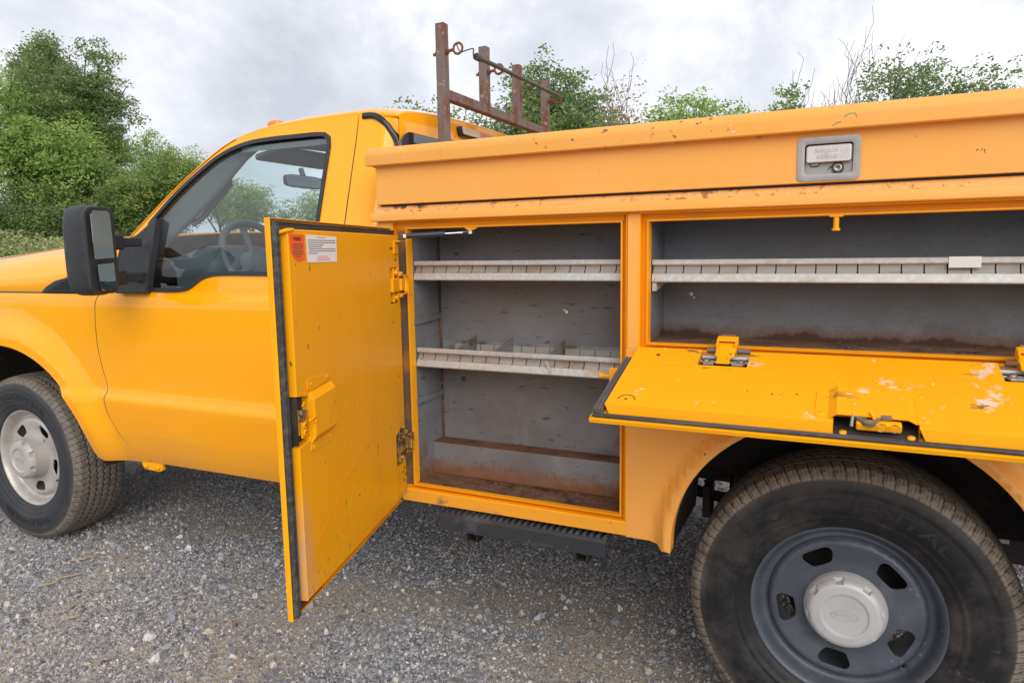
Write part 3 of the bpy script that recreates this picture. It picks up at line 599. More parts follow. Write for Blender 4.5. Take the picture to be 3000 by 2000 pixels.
# ------------------------------------------------------------------ TRUCK
truck = empty('utility_truck', (0, 0, 0), label='yellow single cab utility truck with open side compartments on gravel', cat='truck')
T = truck
# ---- cab side section
_zk = np.array([.40, .46, .50, .55, .62, .70, .755, .772, .802, .86, 1.0, 1.10, 1.17, 1.195, 1.215, 1.26, 1.30, 1.40, 1.50, 1.65, 1.80, 1.90])
_yk = np.array([.130, .098, .076, .057, .038, .024, .016, .015, .034, .033, .029, .029, .031, .036, .046, .048, .053, .081, .110, .154, .199, .230])
_zz = np.linspace(.40, 1.9, 1501); _yy = np.interp(_zz, _zk, _yk); _k = np.exp(-.5*(np.arange(-22, 23)/7.)**2); _k /= _k.sum()
_yy = np.convolve(np.pad(_yy, 22, mode='edge'), _k, 'valid')
def ysec(z): return np.interp(z, _zz, _yy)
def sst(t): t = np.clip(t, 0, 1); return t*t*(3-2*t)
AX = -3.50
def Yfender(x, z):
    x = np.asarray(x, float); z = np.asarray(z, float)
    dz = np.maximum(z-.50, 0); ei = np.sqrt(((x-AX)/.57)**2+(dz/.47)**2); eo = np.sqrt(((x-AX)/.726)**2+(dz/.644)**2)
    t = (ei-1)/np.maximum((ei-1)+(1-eo), 1e-4); t = np.where(eo >= 1, 1, np.clip(t, 0, 1))
    base = ysec(z); base = np.where(z < .80, np.minimum(base+0*x, np.maximum(base, .03)), base)
    return base-.042*(1-sst((t-.25)/.75))*np.where(z > .5, 1, 1)-0.0
def Ycab(x, z): return ysec(z)+0*np.asarray(x, float)
cut = [(x, z) for x, z in [(-2.79, 1.208), (-2.823, 1.199), (-2.84, 1.147), (-2.844, 1.005), (-2.83, .90), (-2.806, .805), (-2.814, .758), (-2.802, .677), (-2.738, .566), (-2.639, .497)]]
cutc = [tuple(p) for p in catmull(cut, 4)]
def sh(l, d): return [(x+d, z) for x, z in l]
# A-pillar and roof silhouette
sil = [tuple(p) for p in catmull([(-2.72, 1.395), (-2.669, 1.448), (-2.459, 1.627), (-2.256, 1.768), (-2.108, 1.829), (-1.935, 1.849), (-1.75, 1.856), (-1.57, 1.857)], 5)]
win_o = [tuple(p) for p in catmull([(-2.565, 1.225), (-2.42, 1.221), (-2.33, 1.224), (-2.281, 1.237), (-2.215, 1.272), (-2.15, 1.285), (-2.05, 1.287)], 4)]+[(-1.70, 1.284), (-1.684, 1.30)]
win_o += [(-1.682, 1.5), (-1.68, 1.74), (-1.688, 1.778), (-1.715, 1.796), (-1.76, 1.80)]+[tuple(p) for p in catmull([(-1.947, 1.801), (-2.1, 1.792), (-2.25, 1.744), (-2.432, 1.622), (-2.565, 1.50)], 4)]+[(-2.575, 1.46)]
def offs(poly, d):
    P_ = np.array(poly); n = len(P_); ar = sum(P_[i-1][0]*P_[i][1]-P_[i][0]*P_[i-1][1] for i in range(n)); sg = 1 if ar > 0 else -1; out = []
    for i in range(n):
        a = P_[i]-P_[i-1]; b = P_[(i+1) % n]-P_[i]; a /= np.linalg.norm(a)+1e-9; b /= np.linalg.norm(b)+1e-9
        t = a+b; t /= np.linalg.norm(t)+1e-9; out.append(tuple(P_[i]+np.array((-t[1], t[0]))*d*sg))
    return out
door_out = cutc[::-1][:-1]+[(-2.79, 1.210), (-2.74, 1.30), (-2.70, 1.372)]+[(x+.006, z-.010) for x, z in sil if -2.70 < x < -1.60]+[(-1.581, 1.845), (-1.576, 1.75), (-1.574, 1.45), (-1.574, .50), (-2.60, .492)]
cab_door = panel('cab_door', door_out, [win_o], Ycab, M['paint'], T, step=.025)
panel('door_pillar', [(-1.5665, .50), (-1.5665, 1.45), (-1.568, 1.75), (-1.572, 1.85), (-1.52, 1.851), (-1.487, 1.843), (-1.455, 1.82), (-1.432, 1.785), (-1.412, 1.74), (-1.40, 1.60), (-1.392, 1.40), (-1.392, .50)], [], lambda x, z: ysec(z)+.055*sst((np.asarray(x)+1.475)/.09)**1.3, M['paint'], T, step=.02)
fen_out = [(-4.25, 1.20)]+[(-2.80, 1.2065)]+[(x-.008, z) for x, z in cutc[1:]]+[(-2.66, .484), (-2.90, .478), (-2.925, .492)]
arch = [(AX+.57*math.cos(math.radians(a)), .50+.47*math.sin(math.radians(a))) for a in range(2, 180, 6)]
fen_out = fen_out+arch+[(-4.07, .49), (-4.25, .55)]
panel('fender', fen_out, [], Yfender, M['paint'], T, step=.025, ret=.05)
b = MB(); b.tube([(x-.004, float(ysec(z))+.0055, z) for x, z in cutc], .0045, seg=6); b.build('door_gap_shade', M['lettering'], T)  # dark tube fills the door cut, painting in the shade of the gap
b = MB(); b.tube([(-1.5705, float(ysec(z))+.0055, z) for z in np.linspace(.5, 1.84, 30)], .0045, seg=6); b.build('door_gap_shade', M['lettering'], T)
b = MB(); b.tube([(x, float(ysec(1.203))+.01, 1.2045) for x in (-4.2, -3.5, -2.82)], .006, seg=6); b.build('hood_gap_shade', M['lettering'], T)  # dark fill along the hood line, gap shade put in as colour
# window seal band, glass
def ringpanel(name, outer, inner, off, mt, parent, h=.006):
    b = MB(); n = len(outer); vs = []
    for k, (pl, d) in enumerate(((outer, .001), (outer, -h), (inner, -h), (inner, .012))):
        for x, z in pl: vs.append((x, float(ysec(z))+d+off, z))
    fs = [(k*n+i, k*n+(i+1) % n, (k+1)*n+(i+1) % n, (k+1)*n+i) for k in range(3) for i in range(n)]
    b.add(vs, fs); return b.build(name, mt, parent, auto=50)
wo_ = dens(win_o, .05); ringpanel('window_seal', offs(wo_, -.001), offs(wo_, .0145), 0, M['black'], cab_door)
panel('window_glass', offs(wo_, .012), [], lambda x, z: ysec(z)+.008+0*np.asarray(x), M['glass'], cab_door, step=.05, ret=0)
# quarter division bar behind the mirror sail
# mirror
mir = MB()
def rbox(b, x0, x1, y0, y1, z0, z1, r, n=4, M_=None, ex=4.5):
    cx, cy, cz = (x0+x1)/2, (y0+y1)/2, (z0+z1)/2; a, c, d = (x1-x0)/2, (y1-y0)/2, (z1-z0)/2; U, Vn = 28, 20; vs = []
    def pw(v, e_): return math.copysign(abs(v)**e_, v)
    for i in range(Vn+1):
        ph = -math.pi/2+math.pi*i/Vn
        for j in range(U):
            th = 2*math.pi*j/U; e_ = 2/ex
            p = Vector((cx+a*pw(math.cos(ph), e_)*pw(math.cos(th), e_), cy+c*pw(math.cos(ph), e_)*pw(math.sin(th), e_), cz+d*pw(math.sin(ph), e_)))
            vs.append(M_ @ p if M_ is not None else p)
    fs = [(i*U+j, i*U+(j+1) % U, (i+1)*U+(j+1) % U, (i+1)*U+j) for i in range(Vn) for j in range(U)]
    b.add(vs, fs, True)
mh = MB(); rbox(mh, -2.60, -2.455, -.244, -.120, 1.220, 1.550, .03, ex=4.2)
mirror = mh.build('side_mirror', M['black'], T)
b = MB(); b.prism(rrect(-.238, -.124, 1.228, 1.543, .03), 0, .012, lambda u, v, h: (-2.466+h, u, v)); b.build('mirror_bezel', M['black'], mirror, bevel=.003)
b = MB(); b.prism([(-.225, 1.355), (-.139, 1.358), (-.142, 1.515), (-.152, 1.528), (-.215, 1.528), (-.228, 1.515)], 0, .004, lambda u, v, h: (-2.446+h-.21*(u+.18), u, v)); b.build('mirror_glass', M['mirrorglass'], mirror)
b = MB(); b.prism([(-.218, 1.335), (-.143, 1.340), (-.141, 1.25), (-.150, 1.24), (-.205, 1.24), (-.213, 1.25)], 0, .004, lambda u, v, h: (-2.446+h-.21*(u+.18), u, v)); b.build('convex_mirror_glass', M['mirrorglass'], mirror)
for z in (1.29, 1.372, 1.46):
    b = MB(); b.box(-2.582, -2.47, -.2425, -.2415, z, z+.002); b.build('housing_groove', M['lettering'], mirror)
b = MB(); b.prism([(-2.69, 1.214), (-2.505, 1.214), (-2.497, 1.30), (-2.500, 1.515), (-2.535, 1.492), (-2.60, 1.448), (-2.685, 1.43), (-2.70, 1.30)], 0, 1, lambda u, v, h: (u, float(ysec(v))-(.028 if h else -.01), v)); b.build('mirror_mount', M['black'], mirror, bevel=.006)
b = MB(); b.box(-2.56, -2.515, -.15, .03, 1.40, 1.435); b.box(-2.56, -2.515, -.15, .03, 1.262, 1.30)
b.box(-2.566, -2.509, -.09, -.05, 1.388, 1.445); b.box(-2.566, -2.509, -.09, -.05, 1.252, 1.31); b.build('mirror_arm', M['black'], mirror, bevel=.006)
# lower black glass strip shoulder is the seal; vent on the cowl
b = MB(); b.prism([(-3.215, 1.211), (-3.185, 1.235), (-3.12, 1.262), (-3.03, 1.278), (-2.94, 1.282), (-2.85, 1.28), (-2.83, 1.211)], 0, 1, lambda u, v, h: (u, float(ysec(v))+(.02 if not h else -.004), v)); vent = b.build('fender_vent', M['black'], T, bevel=.003)
for k in range(5):
    b = MB(); z = 1.222+k*.011; b.box(-3.17+k*.03, -2.86, .030, .044, z, z+.0035); b.build('vent_slat', M['lettering'], vent)
# hood
def hood(u, v):
    x = -4.32+(4.32-2.78)*u; yv = .05+(2.04-.05-.0)*v; s = 1-abs(2*v-1)
    edge = 1.212+.066*sst((x+3.25)/.35); zf = 1.30+.115*min(1, (x+4.32)/1.3)
    if u < .06: zf -= .12*(1-u/.06)
    cr = zf+.05*math.sin(math.pi*v)
    t = min(1, s/.16); z = edge+(cr-edge)*(1-(1-t)**2.2)
    if s > .16: z += .018*float(sst((s-.18)/.1))
    return (x, yv, z)
gridmesh('hood', hood, 40, 60, M['paint'], T, .01)
b = MB(); b.extr([(.10, .62), (2.0, .62), (2.0, 1.28), (.10, 1.28)], -4.33, -4.25); b.build('grille', M['black'], T, bevel=.02)
b = MB(); b.extr([(.02, .45), (2.08, .45), (2.08, .68), (.02, .68)], -4.48, -4.33); b.build('front_bumper', M['steel'], T, bevel=.03)
for yy_ in (.12, 1.62):
    b = MB(); b.extr([(yy_, .80), (yy_+.34, .80), (yy_+.34, 1.18), (yy_, 1.18)], -4.36, -4.33); b.build('headlight', M['lens'], T, bevel=.01)
# roof, windshield, back panel
CY = 1.045
def edgeY(z): return float(ysec(z))
silx = np.array([p[0] for p in sil]+[-1.42]); silz = np.array([p[1] for p in sil]+[1.838])
def roof(u, v):
    x = -2.16+(2.16-1.405)*u; z0 = float(np.interp(x, silx, silz)); y0 = edgeY(z0); yv = y0+(2*CY-2*y0)*v; s = min(v, 1-v)*2
    cr = .055*(1-(1-min(1, s*1.2))**2.6)+.018*(1-(1-min(1, s/.12))**2)
    return (x, yv, z0-.004+cr*(1-.35*max(0, (u-.82)/.18)**2)*(1-.55*max(0, (.25-u)/.25)**2))
gridmesh('roof', roof, 30, 60, M['paint'], T, .012)
def wsh(u, v):
    zb, xb = 1.30, -2.80; x0, y0, z0 = roof(0, v)
    xb_ = -2.79-.16*math.sin(math.pi*v); yb = .10+(2*CY-.2)*v
    return (xb_+(x0-xb_)*u-.02*math.sin(math.pi*u), yb+(y0-yb)*u, 1.30+(z0-1.30)*u+.035*math.sin(math.pi*u))
gridmesh('windshield', wsh, 12, 24, M['glass'], T)
# windshield black frit border along the top, and a pillar skin each side
def apil(side):
    def f(u, v):
        p = Vector(wsh(u, .0)); q = Vector(wsh(u, .045)); z = p.z; x = float(np.interp(z, silz[:40], silx[:40])) if z < 1.84 else -2.1
        a = Vector((x-.002, edgeY(z)+.002, z)); w_ = a+(q-a)*v+Vector((-.018*math.sin(math.pi*v), -.006*math.sin(math.pi*v), 0))
        if side: w_.y = 2*CY-w_.y
        return w_
    return f
for s_ in (0, 1): gridmesh('windshield_pillar', apil(s_), 16, 6, M['paint'], T, .004)
def aptrim(side):
    def f(u, v):
        p = Vector(wsh(u*.98+.01, .01)); p.x += .03; p.z -= .01; q = p+Vector((.065, .045, -.012))
        bul = .035*math.sin(math.pi*min(1, max(0, (u-.15)/.75)))
        w_ = p+(q-p)*v+Vector((bul*v, bul*.3*v, -bul*.35*v))
        if side: w_.y = 2*CY-w_.y
        return w_
    return f
for s_ in (0, 1): gridmesh('pillar_trim', aptrim(s_), 16, 4, M['trimlt'], T, .012)
b = MB(); b.tube([(-2.45, .215, 1.49), (-2.43, .25, 1.515), (-2.33, .262, 1.60), (-2.27, .262, 1.645), (-2.25, .235, 1.67)], .013, seg=8); b.build('grab_handle', M['trimlt'], T)
def back(u, v):
    # v across, u down from roof edge
    y0, z0 = roof(1, v)[1:]; yb = .10+(2*CY-.20)*v
    z = z0-.006-(z0-.50)*u; yv = y0+(yb-y0)*min(1, u/.35)
    return (-1.405+.028*math.sin(math.pi*min(1, u*6))*.4-.0+.012*min(1, u*3), yv, z)
gridmesh('cab_back_panel', back, 40, 30, M['paint'], T)
b = MB(); rw = rrect(.176, 1.914, 1.38, 1.776, .07, 8)
b.prism(rw, 0, .008, lambda u, v, h: (-1.386+h, u, v)); b.build('rear_window', M['rearglass'], T, bevel=.002)
b = MB(); path = catmull([(-1.553, 0, 1.841), (-1.516, 0, 1.840), (-1.489, 0, 1.831), (-1.461, 0, 1.810), (-1.438, 0, 1.781), (-1.418, 0, 1.754), (-1.407, 0, 1.731), (-1.400, 0, 1.70), (-1.397, 0, 1.60), (-1.395, 0, 1.46)], 5)
vs = []
for k_, p in enumerate(path):
    q_ = (path[min(k_+1, len(path)-1)]-path[max(k_-1, 0)]).normalized(); sd_ = Vector((-q_.z, 0, q_.x)); yb_ = float(ysec(p.z)); bk = .030*float(sst((p.x+1.49)/.09))
    p = Vector((p.x, yb_-.010+bk, p.z))
    vs += [p-sd_*.0115+Vector((0, .012, 0)), p-sd_*.0105, p-sd_*.004+Vector((0, -.002, 0)), p+sd_*.009+Vector((0, .001, 0)), p+sd_*.0150+Vector((0, .055, 0))]
b.add(vs, [(5*k_+i, 5*k_+i+1, 5*k_+6+i, 5*k_+5+i) for k_ in range(len(path)-1) for i in range(4)], True); b.build('roof_corner_moulding', M['blackgloss'], T)
b = MB(); b.extr([(.25, .55), (.31, .55), (.38, 1.80), (.26, 1.83), (.25, 1.70)], -1.56, -1.412); b.build('rear_corner', M['paint'], T, bevel=.01)
b = MB(); rbox(b, -1.50, -1.404, .212, .34, 1.74, 1.843, .02, ex=4); b.build('roof_corner', M['paint'], T)
b = MB(); b.prism(rrect(.60, 1.05+.43, 1.812, 1.852, .012), 0, .02, lambda u, v, h: (-1.405+h+(1.85-v)*.2, u, v)); bl = b.build('brake_lamp', M['blackgloss'], T, bevel=.003)
for y0, y1, mm_ in ((.612, .74, 'lens'), (.742, .86, 'lensred'), (.862, 1.21, 'lens'), (1.212, 1.46, 'lensred')):
    b = MB(); b.prism(rrect(y0, y1, 1.818, 1.847, .006), 0, .012, lambda u, v, h: (-1.384+h+(1.85-v)*.2, u, v)); b.build('lamp_lens', M[mm_], bl, bevel=.003)
for yy_ in (.31, .70, 1.045, 1.39, 1.78):
    v_ = (yy_-.19)/(2*CY-.38); xr = -2.09 if yy_ > .4 else -2.045; z_ = roof((xr+2.16)/.755, v_)[2]
    b = MB(); rbox(b, xr-.035, xr+.035, yy_-.035, yy_+.035, z_-.022, z_+.014, .01, ex=2.6); b.build('roof_marker_lamp', M['amber'], T)
# cab interior
def shell(name, pts, mt): 
    pass
b = MB(); b.extr([(.16, .5), (1.93, .5), (1.93, .56), (.16, .56)], -2.9, -1.45); b.build('cab_floor', M['seat'], T)
b = MB(); b.extr([(.20, 1.755), (.30, 1.80), (1.045, 1.83), (1.79, 1.80), (1.89, 1.755), (1.89, 1.775), (1.79, 1.82), (1.045, 1.85), (.30, 1.82), (.20, 1.775)], -2.13, -1.52); b.build('headliner', M['trimlt'], T)
b = MB(); b.box(-1.47, -1.43, .15, 1.94, .6, 1.42); b.build('back_trim', M['seat'], T)
def dsh(u, v):
    yv = .13+1.83*v; prof = [(-2.86, 1.335), (-2.62, 1.352), (-2.50, 1.348), (-2.46, 1.30), (-2.45, 1.15), (-2.5, .9)]
    k = u*5; i = min(4, int(k)); t = k-i; x = prof[i][0]*(1-t)+prof[i+1][0]*t; z = prof[i][1]*(1-t)+prof[i+1][1]*t
    hump = .055*math.exp(-((yv-.50)/.19)**4)*math.exp(-((x+2.54)/.10)**4); return (x+.05*math.exp(-((yv-.50)/.19)**4)*(1 if u > .35 else 0), yv, z+hump)
gridmesh('dashboard', dsh, 30, 40, M['dash'], T)
b = MB(); c = Vector((-2.33, .47, 1.33)); ax_ = Vector((.88, 0, .47)).normalized(); e1 = Vector((0, 1, 0)); e2 = ax_.cross(e1).normalized()
rg = [c+(e1*math.cos(2*math.pi*k/36)+e2*math.sin(2*math.pi*k/36))*.195 for k in range(37)]; b.tube(rg, .016, seg=10, caps=False); sw = b.build('steering_wheel', M['dash'], T)
b = MB()
for a in (20, 160, 270): q = math.radians(a); b.tube([c-ax_*.03, c-ax_*.02+(e1*math.cos(q)-e2*math.sin(q))*.185], [.022, .014], seg=6)
b.build('spoke', M['dash'], sw)
b = MB(); b.tube([c-ax_*.05, c-ax_*.0+ax_*.005], [.075, .062], seg=20); b.tube([c-ax_*.3, c-ax_*.05], .03); b.build('steering_hub', M['dash'], sw)
b = MB(); rbox(b, -2.02, -1.50, .30, 1.78, .80, 1.0, .05); rbox(b, -1.66, -1.50, .30, 1.78, .95, 1.38, .05); b.build('bench_seat', M['seat'], T)
b = MB(); rbox(b, -2.57, -2.545, .88, 1.17, 1.70, 1.765, .01); rvm = b.build('rear_view_mirror', M['black'], T)
b = MB(); b.prism(rrect(.89, 1.16, 1.706, 1.76, .015), 0, .004, lambda u, v, h: (-2.546+h, u, v)); b.build('mirror_glass', M['mirrorglass'], rvm)
b = MB(); b.tube([(-2.555, 1.02, 1.76), (-2.57, 1.02, 1.80)], .014); b.build('mirror_stem', M['black'], rvm)
b = MB(); b.prism(rrect(.36, .80, -.02, .16, .03), 0, .022, lambda u, v, h: (-2.22+v*.9, u, 1.80-h-(.16-v)*.15)); b.build('sun_visor', M['trimlt'], T, bevel=.006)
b = MB(); b.prism(rrect(1.28, 1.72, -.02, .16, .03), 0, .022, lambda u, v, h: (-2.22+v*.9, u, 1.80-h-(.16-v)*.15)); b.build('sun_visor', M['trimlt'], T, bevel=.006)
for wd_, vv_ in (('SUPER', .58), ('DUTY', .45)):
    vs, fs = textmesh(wd_, .07, .0006); b = MB(); B0 = Vector(wsh(.93, vv_)); b.add([B0+Vector((v.y*.55+.012, -v.x, v.y*.75-.006)) for v in vs], fs); b.build('windshield_lettering', M['ink'], T)
# far side panels: mirrored copies sharing their meshes
for o in [o for o in list(T.children) if o.name.split('.')[0] in ('cab_door', 'door_pillar', 'fender', 'side_mirror')]:
    c_ = o.copy(); COL.objects.link(c_); c_.parent = T; c_.matrix_local = Matrix.Translation((0, 2*CY, 0)) @ Matrix.Scale(-1, 4, (0, 1, 0))
    for k in o.children:
        d_ = k.copy(); COL.objects.link(d_); d_.parent = c_; d_.matrix_local = k.matrix_local.copy()
# rocker hinge bracket below the fender
b = MB(); b.prism([(-2.705, .474), (-2.69, .455), (-2.60, .452), (-2.575, .462), (-2.575, .492), (-2.70, .49)], 0, .012, lambda u, v, h: (u, .085+h, v))
for x in (-2.675, -2.60): b.lathe([(0, .012), (.008, .012), (.010, .006), (.010, 0)], (x, .085, .470), 10)
b.build('rocker_bracket', M['yellow'], T)

# ------------------------------------------------------------------ SERVICE BODY
WXC, WZ = .03, .55
RW, RH = .43, .396
OWX, OHZ = .492, .452
def Ybody(x, z):
    x = np.asarray(x, float); z = np.asarray(z, float); dz = np.maximum(z-WZ, 0)
    ei = np.sqrt(((x-WXC)/RW)**2+(dz/RH)**2); eo = np.sqrt(((x-WXC)/OWX)**2+(dz/OHZ)**2)
    t = np.clip((ei-1)/np.maximum((ei-1)+(1-eo), 1e-4), 0, 1); t = np.where(eo >= 1, 1, t)
    return -.045*(1-sst((t-.12)/.88))*(1-.22*sst((.4-t)/.4))
R0L = (-1.305, -.535, .583, 1.4585); R0R = (-.503, .628, 1.088, 1.4585)
def rectp(r): return [(r[0], r[2]), (r[1], r[2]), (r[1], r[3]), (r[0], r[3])]
archr = [(WXC+RW*math.cos(math.radians(a)), WZ+RH*math.sin(math.radians(a))) for a in range(0, 181, 5)]
X1 = 1.36
def hline(n): pass
zs_ = None
segA = [(-.535, .542), (-.44, .542), (-.425, .530), (-.400, .530)]
out_post = segA+archr[::-1]+[(.46, .53), (.485, .542), (X1, .542), (X1, 1.487), (.628, 1.487), (.628, 1.088), (-.503, 1.088), (-.503, 1.4585), (.628, 1.4585), (.628, 1.487), ]
sb = panel('side_panel', segA+archr[::-1]+[(.46, .53), (.485, .542), (X1, .542), (X1, 1.0875), (-.535, 1.0875)], [], Ybody, M['faded'], T, step=.02, ret=.04)
for x0_, x1_ in ((-.535, -.503), (.628, X1)):
    b = MB(); b.box(x0_, x1_, 0, .03, 1.0875, 1.459); b.build('door_post', M['faded'], T, bevel=.002)
b = MB(); b.box(-1.36, -1.305, 0, .03, .56, 1.459); b.build('front_post', M['faded'], T, bevel=.003)
b = MB(); b.box(-1.36, X1, -.001, .03, 1.459, 1.4605); b.extr([(.03, 1.436), (.022, 1.436), (.022, 1.459), (.03, 1.459)], -1.305, -.55); b.build('header_rail', M['frame'], T)
# frames round the two openings: stepped nested rectangles
def frame(name, rects, mt):
    b = MB(); vs = []
    for (x0, x1, z0, z1), y in rects: vs += [(x0, y, z0), (x1, y, z0), (x1, y, z1), (x0, y, z1)]
    fs = [(4*k+i, 4*k+(i+1) % 4, 4*k+4+(i+1) % 4, 4*k+4+i) for k in range(len(rects)-1) for i in range(4)]
    b.add(vs, fs); return b.build(name, mt, T)
def ins(r, d): return (r[0]+d, r[1]-d, r[2]+d, r[3]-d)
OL = (-1.256, -.557, .600, 1.434); OR_ = (-.479, .602, 1.104, 1.434)
for r0, o_ in ((R0L, OL), (R0R, OR_)):
    frame('opening_frame', [(r0, -.0005), (ins(r0, .0035), .001), (ins(r0, .004), .027), (ins(o_, -.006), .027), (ins(o_, -.005), .010), (ins(o_, -.001), .009), (o_, .012), (o_, .04)], M['frame'])
b = MB(); b.extr([(-.001, .5445), (.05, .5445), (.05, .560), (.0265, .560), (.0265, .5862), (.003, .5848), (-.001, .5825)], -1.2985, -.5355)
b.build('sill', M['sill'], T, bevel=.0015)
# sill ledge scuffed
# drip rail, sloping rusty band
b = MB(); b.extr([(-.001, 1.4595), (-.018, 1.4595), (-.021, 1.462), (-.021, 1.480), (-.017, 1.486), (.012, 1.490), (.012, 1.4595)], -1.372, X1+.01, rnd=.004); b.build('drip_rail', M['faded'], T, auto=35)
b = MB(); b.extr([(-.008, 1.486), (-.006, 1.4885), (.004, 1.500), (.010, 1.5065), (.03, 1.5075), (.03, 1.486)], -1.362, X1, rnd=.004); b.build('lid_ledge', M['rustyband'], T, auto=35)
# lid: skirt and rolled lip
hx0, hx1, hz0, hz1 = -.1115, .0265, 1.5165, 1.6195
lid = panel('top_lid', [(-1.355, 1.5145), (X1, 1.5145), (X1, 1.640), (-1.355, 1.640)], [rrect(hx0+.008, hx1-.008, hz0+.008, hz1-.008, .01)], lambda x, z: -.003+.0*np.asarray(x)+.0*np.asarray(z)+.0008*np.sin(np.asarray(x)*2.1+1)*np.sin((np.asarray(z)-1.514)*24), M['faded'], T, step=.04, ret=.014)
b = MB(); b.box(-1.352, X1-.004, .012, .03, 1.5078, 1.516); b.build('lid_gap_shade', M['lettering'], T)  # dark strip added as the shadow line below the lid skirt
def arc(cy, cz, r, a0, a1, n): return [(cy+r*math.cos(math.radians(a0+(a1-a0)*k/n)), cz+r*math.sin(math.radians(a0+(a1-a0)*k/n))) for k in range(n+1)]
lp = [(-.003, 1.6325), (-.027, 1.6315)]+[(-.0295, 1.634)]+arc(.0, 1.660, .030, 180, 95, 8)+[(.05, 1.694), (.20, 1.70), (.345, 1.697), (.36, 1.68), (.36, 1.60), (.35, 1.60), (.35, 1.675), (.0, 1.675)]
b = MB(); b.extr(lp, -1.382, X1+.02, rnd=.010); b.build('lid_lip', M['faded'], lid, auto=35)
# inboard walls, back and floor of the side pack
b = MB(); b.box(-1.36, X1, .345, .352, .95, 1.60); b.box(-1.36, -1.352, .03, .35, .56, 1.60); b.box(X1-.008, X1, .03, .35, .56, 1.60); b.build('side_pack_wall', M['yellow'], T)
# compartment linings
def lining(x0, x1, z0, z1, yb, mt, mf, step_=None):
    b = MB(); b.add([(x0, .03, z0), (x1, .03, z0), (x1, yb, z0), (x0, yb, z0), (x0, .03, z1), (x1, .03, z1), (x1, yb, z1), (x0, yb, z1)], [(3, 2, 6, 7)]); b.add([(x0, .03, z0), (x0, yb, z0), (x0, yb, z1), (x0, .03, z1)], [(0, 1, 2, 3)])
    b.add([(x1, .03, z0), (x1, yb, z0), (x1, yb, z1), (x1, .03, z1)], [(0, 1, 2, 3)]); b.add([(x0, .03, z1), (x1, .03, z1), (x1, yb, z1), (x0, yb, z1)], [(0, 1, 2, 3)])
    o = b.build('compartment_lining', mt, T); s = o.modifiers.new('t', 'SOLIDIFY'); s.thickness = .002; s.offset = 0
    b = MB(); b.box(x0, x1, .03, yb, z0-.004, z0); b.build('compartment_floor', mf, T); return o
lnA = lining(-1.2585, -.5545, .602, 1.45, .203, M['grey'], M['rust'])
lnB = lining(-.4815, .6045, 1.1035, 1.45, .205, M['grey2'], M['rust'])
b = MB(); b.box(-1.2575, -.556, .133, .2015, .6025, .712); b.build('wheel_box', M['grey'], lnA, bevel=.002)
b = MB(); b.box(-1.2570, -.556, .134, .2010, .7125, .7145); b.build('box_top_rust', M['rust'], lnA)
for z in (1.128, .862):
    b = MB(); b.extr([(.035, z), (.2, z+.006), (.2, z+.024), (.035, z+.018)], -1.2565, -1.2505); b.build('wall_brace', M['grey'], lnA, bevel=.0015)
b = MB(); b.tube([(-1.2535, .198, .715), (-1.2535, .198, 1.44)], .004, seg=5); b.build('corner_weld', M['rust'], lnA)
b = MB(); b.lathe([(0, .006), (.006, .006), (.009, .0)], (-1.17, .202, .925), 12); b.build('rubber_plug', M['rubber'], lnA)
for u, v, r in ((-.790, 1.166, .005), (-.797, 1.172, .003)):
    b = MB(); b.lathe([(0, .0006), (r, .0005), (r, 0)], (u, .2025, v), 9); b.build('paint_splat', M['white'], lnA)
for u, v, r in ((-.4, 1.228, .006), (-.392, 1.218, .003)):
    b = MB(); b.lathe([(0, .0006), (r, .0005), (r, 0)], (u, .2045, v), 7); b.build('paint_splat', M['white'], lnB)
b = MB()
for k in range(150):
    xx = rng.uniform(-1.25, -.57) if k % 2 else rng.uniform(-.47, .35); yy = rng.uniform(.045, .128) if k % 2 else rng.uniform(.04, .2); zz = .6025 if k % 2 else 1.104; q = rng.uniform(.0015, .006); a = rng.uniform(0, 6.3)
    b.add([(xx+q*math.cos(a+i*1.57)*(1+.4*math.sin(i*3+k)), yy+q*math.sin(a+i*1.57), zz+.0008+(.0025 if i == k % 4 else 0)) for i in range(4)], [(0, 1, 2, 3)])
flk = b.build('rust_flakes', M['rackrust']); tag(flk, kind='stuff')
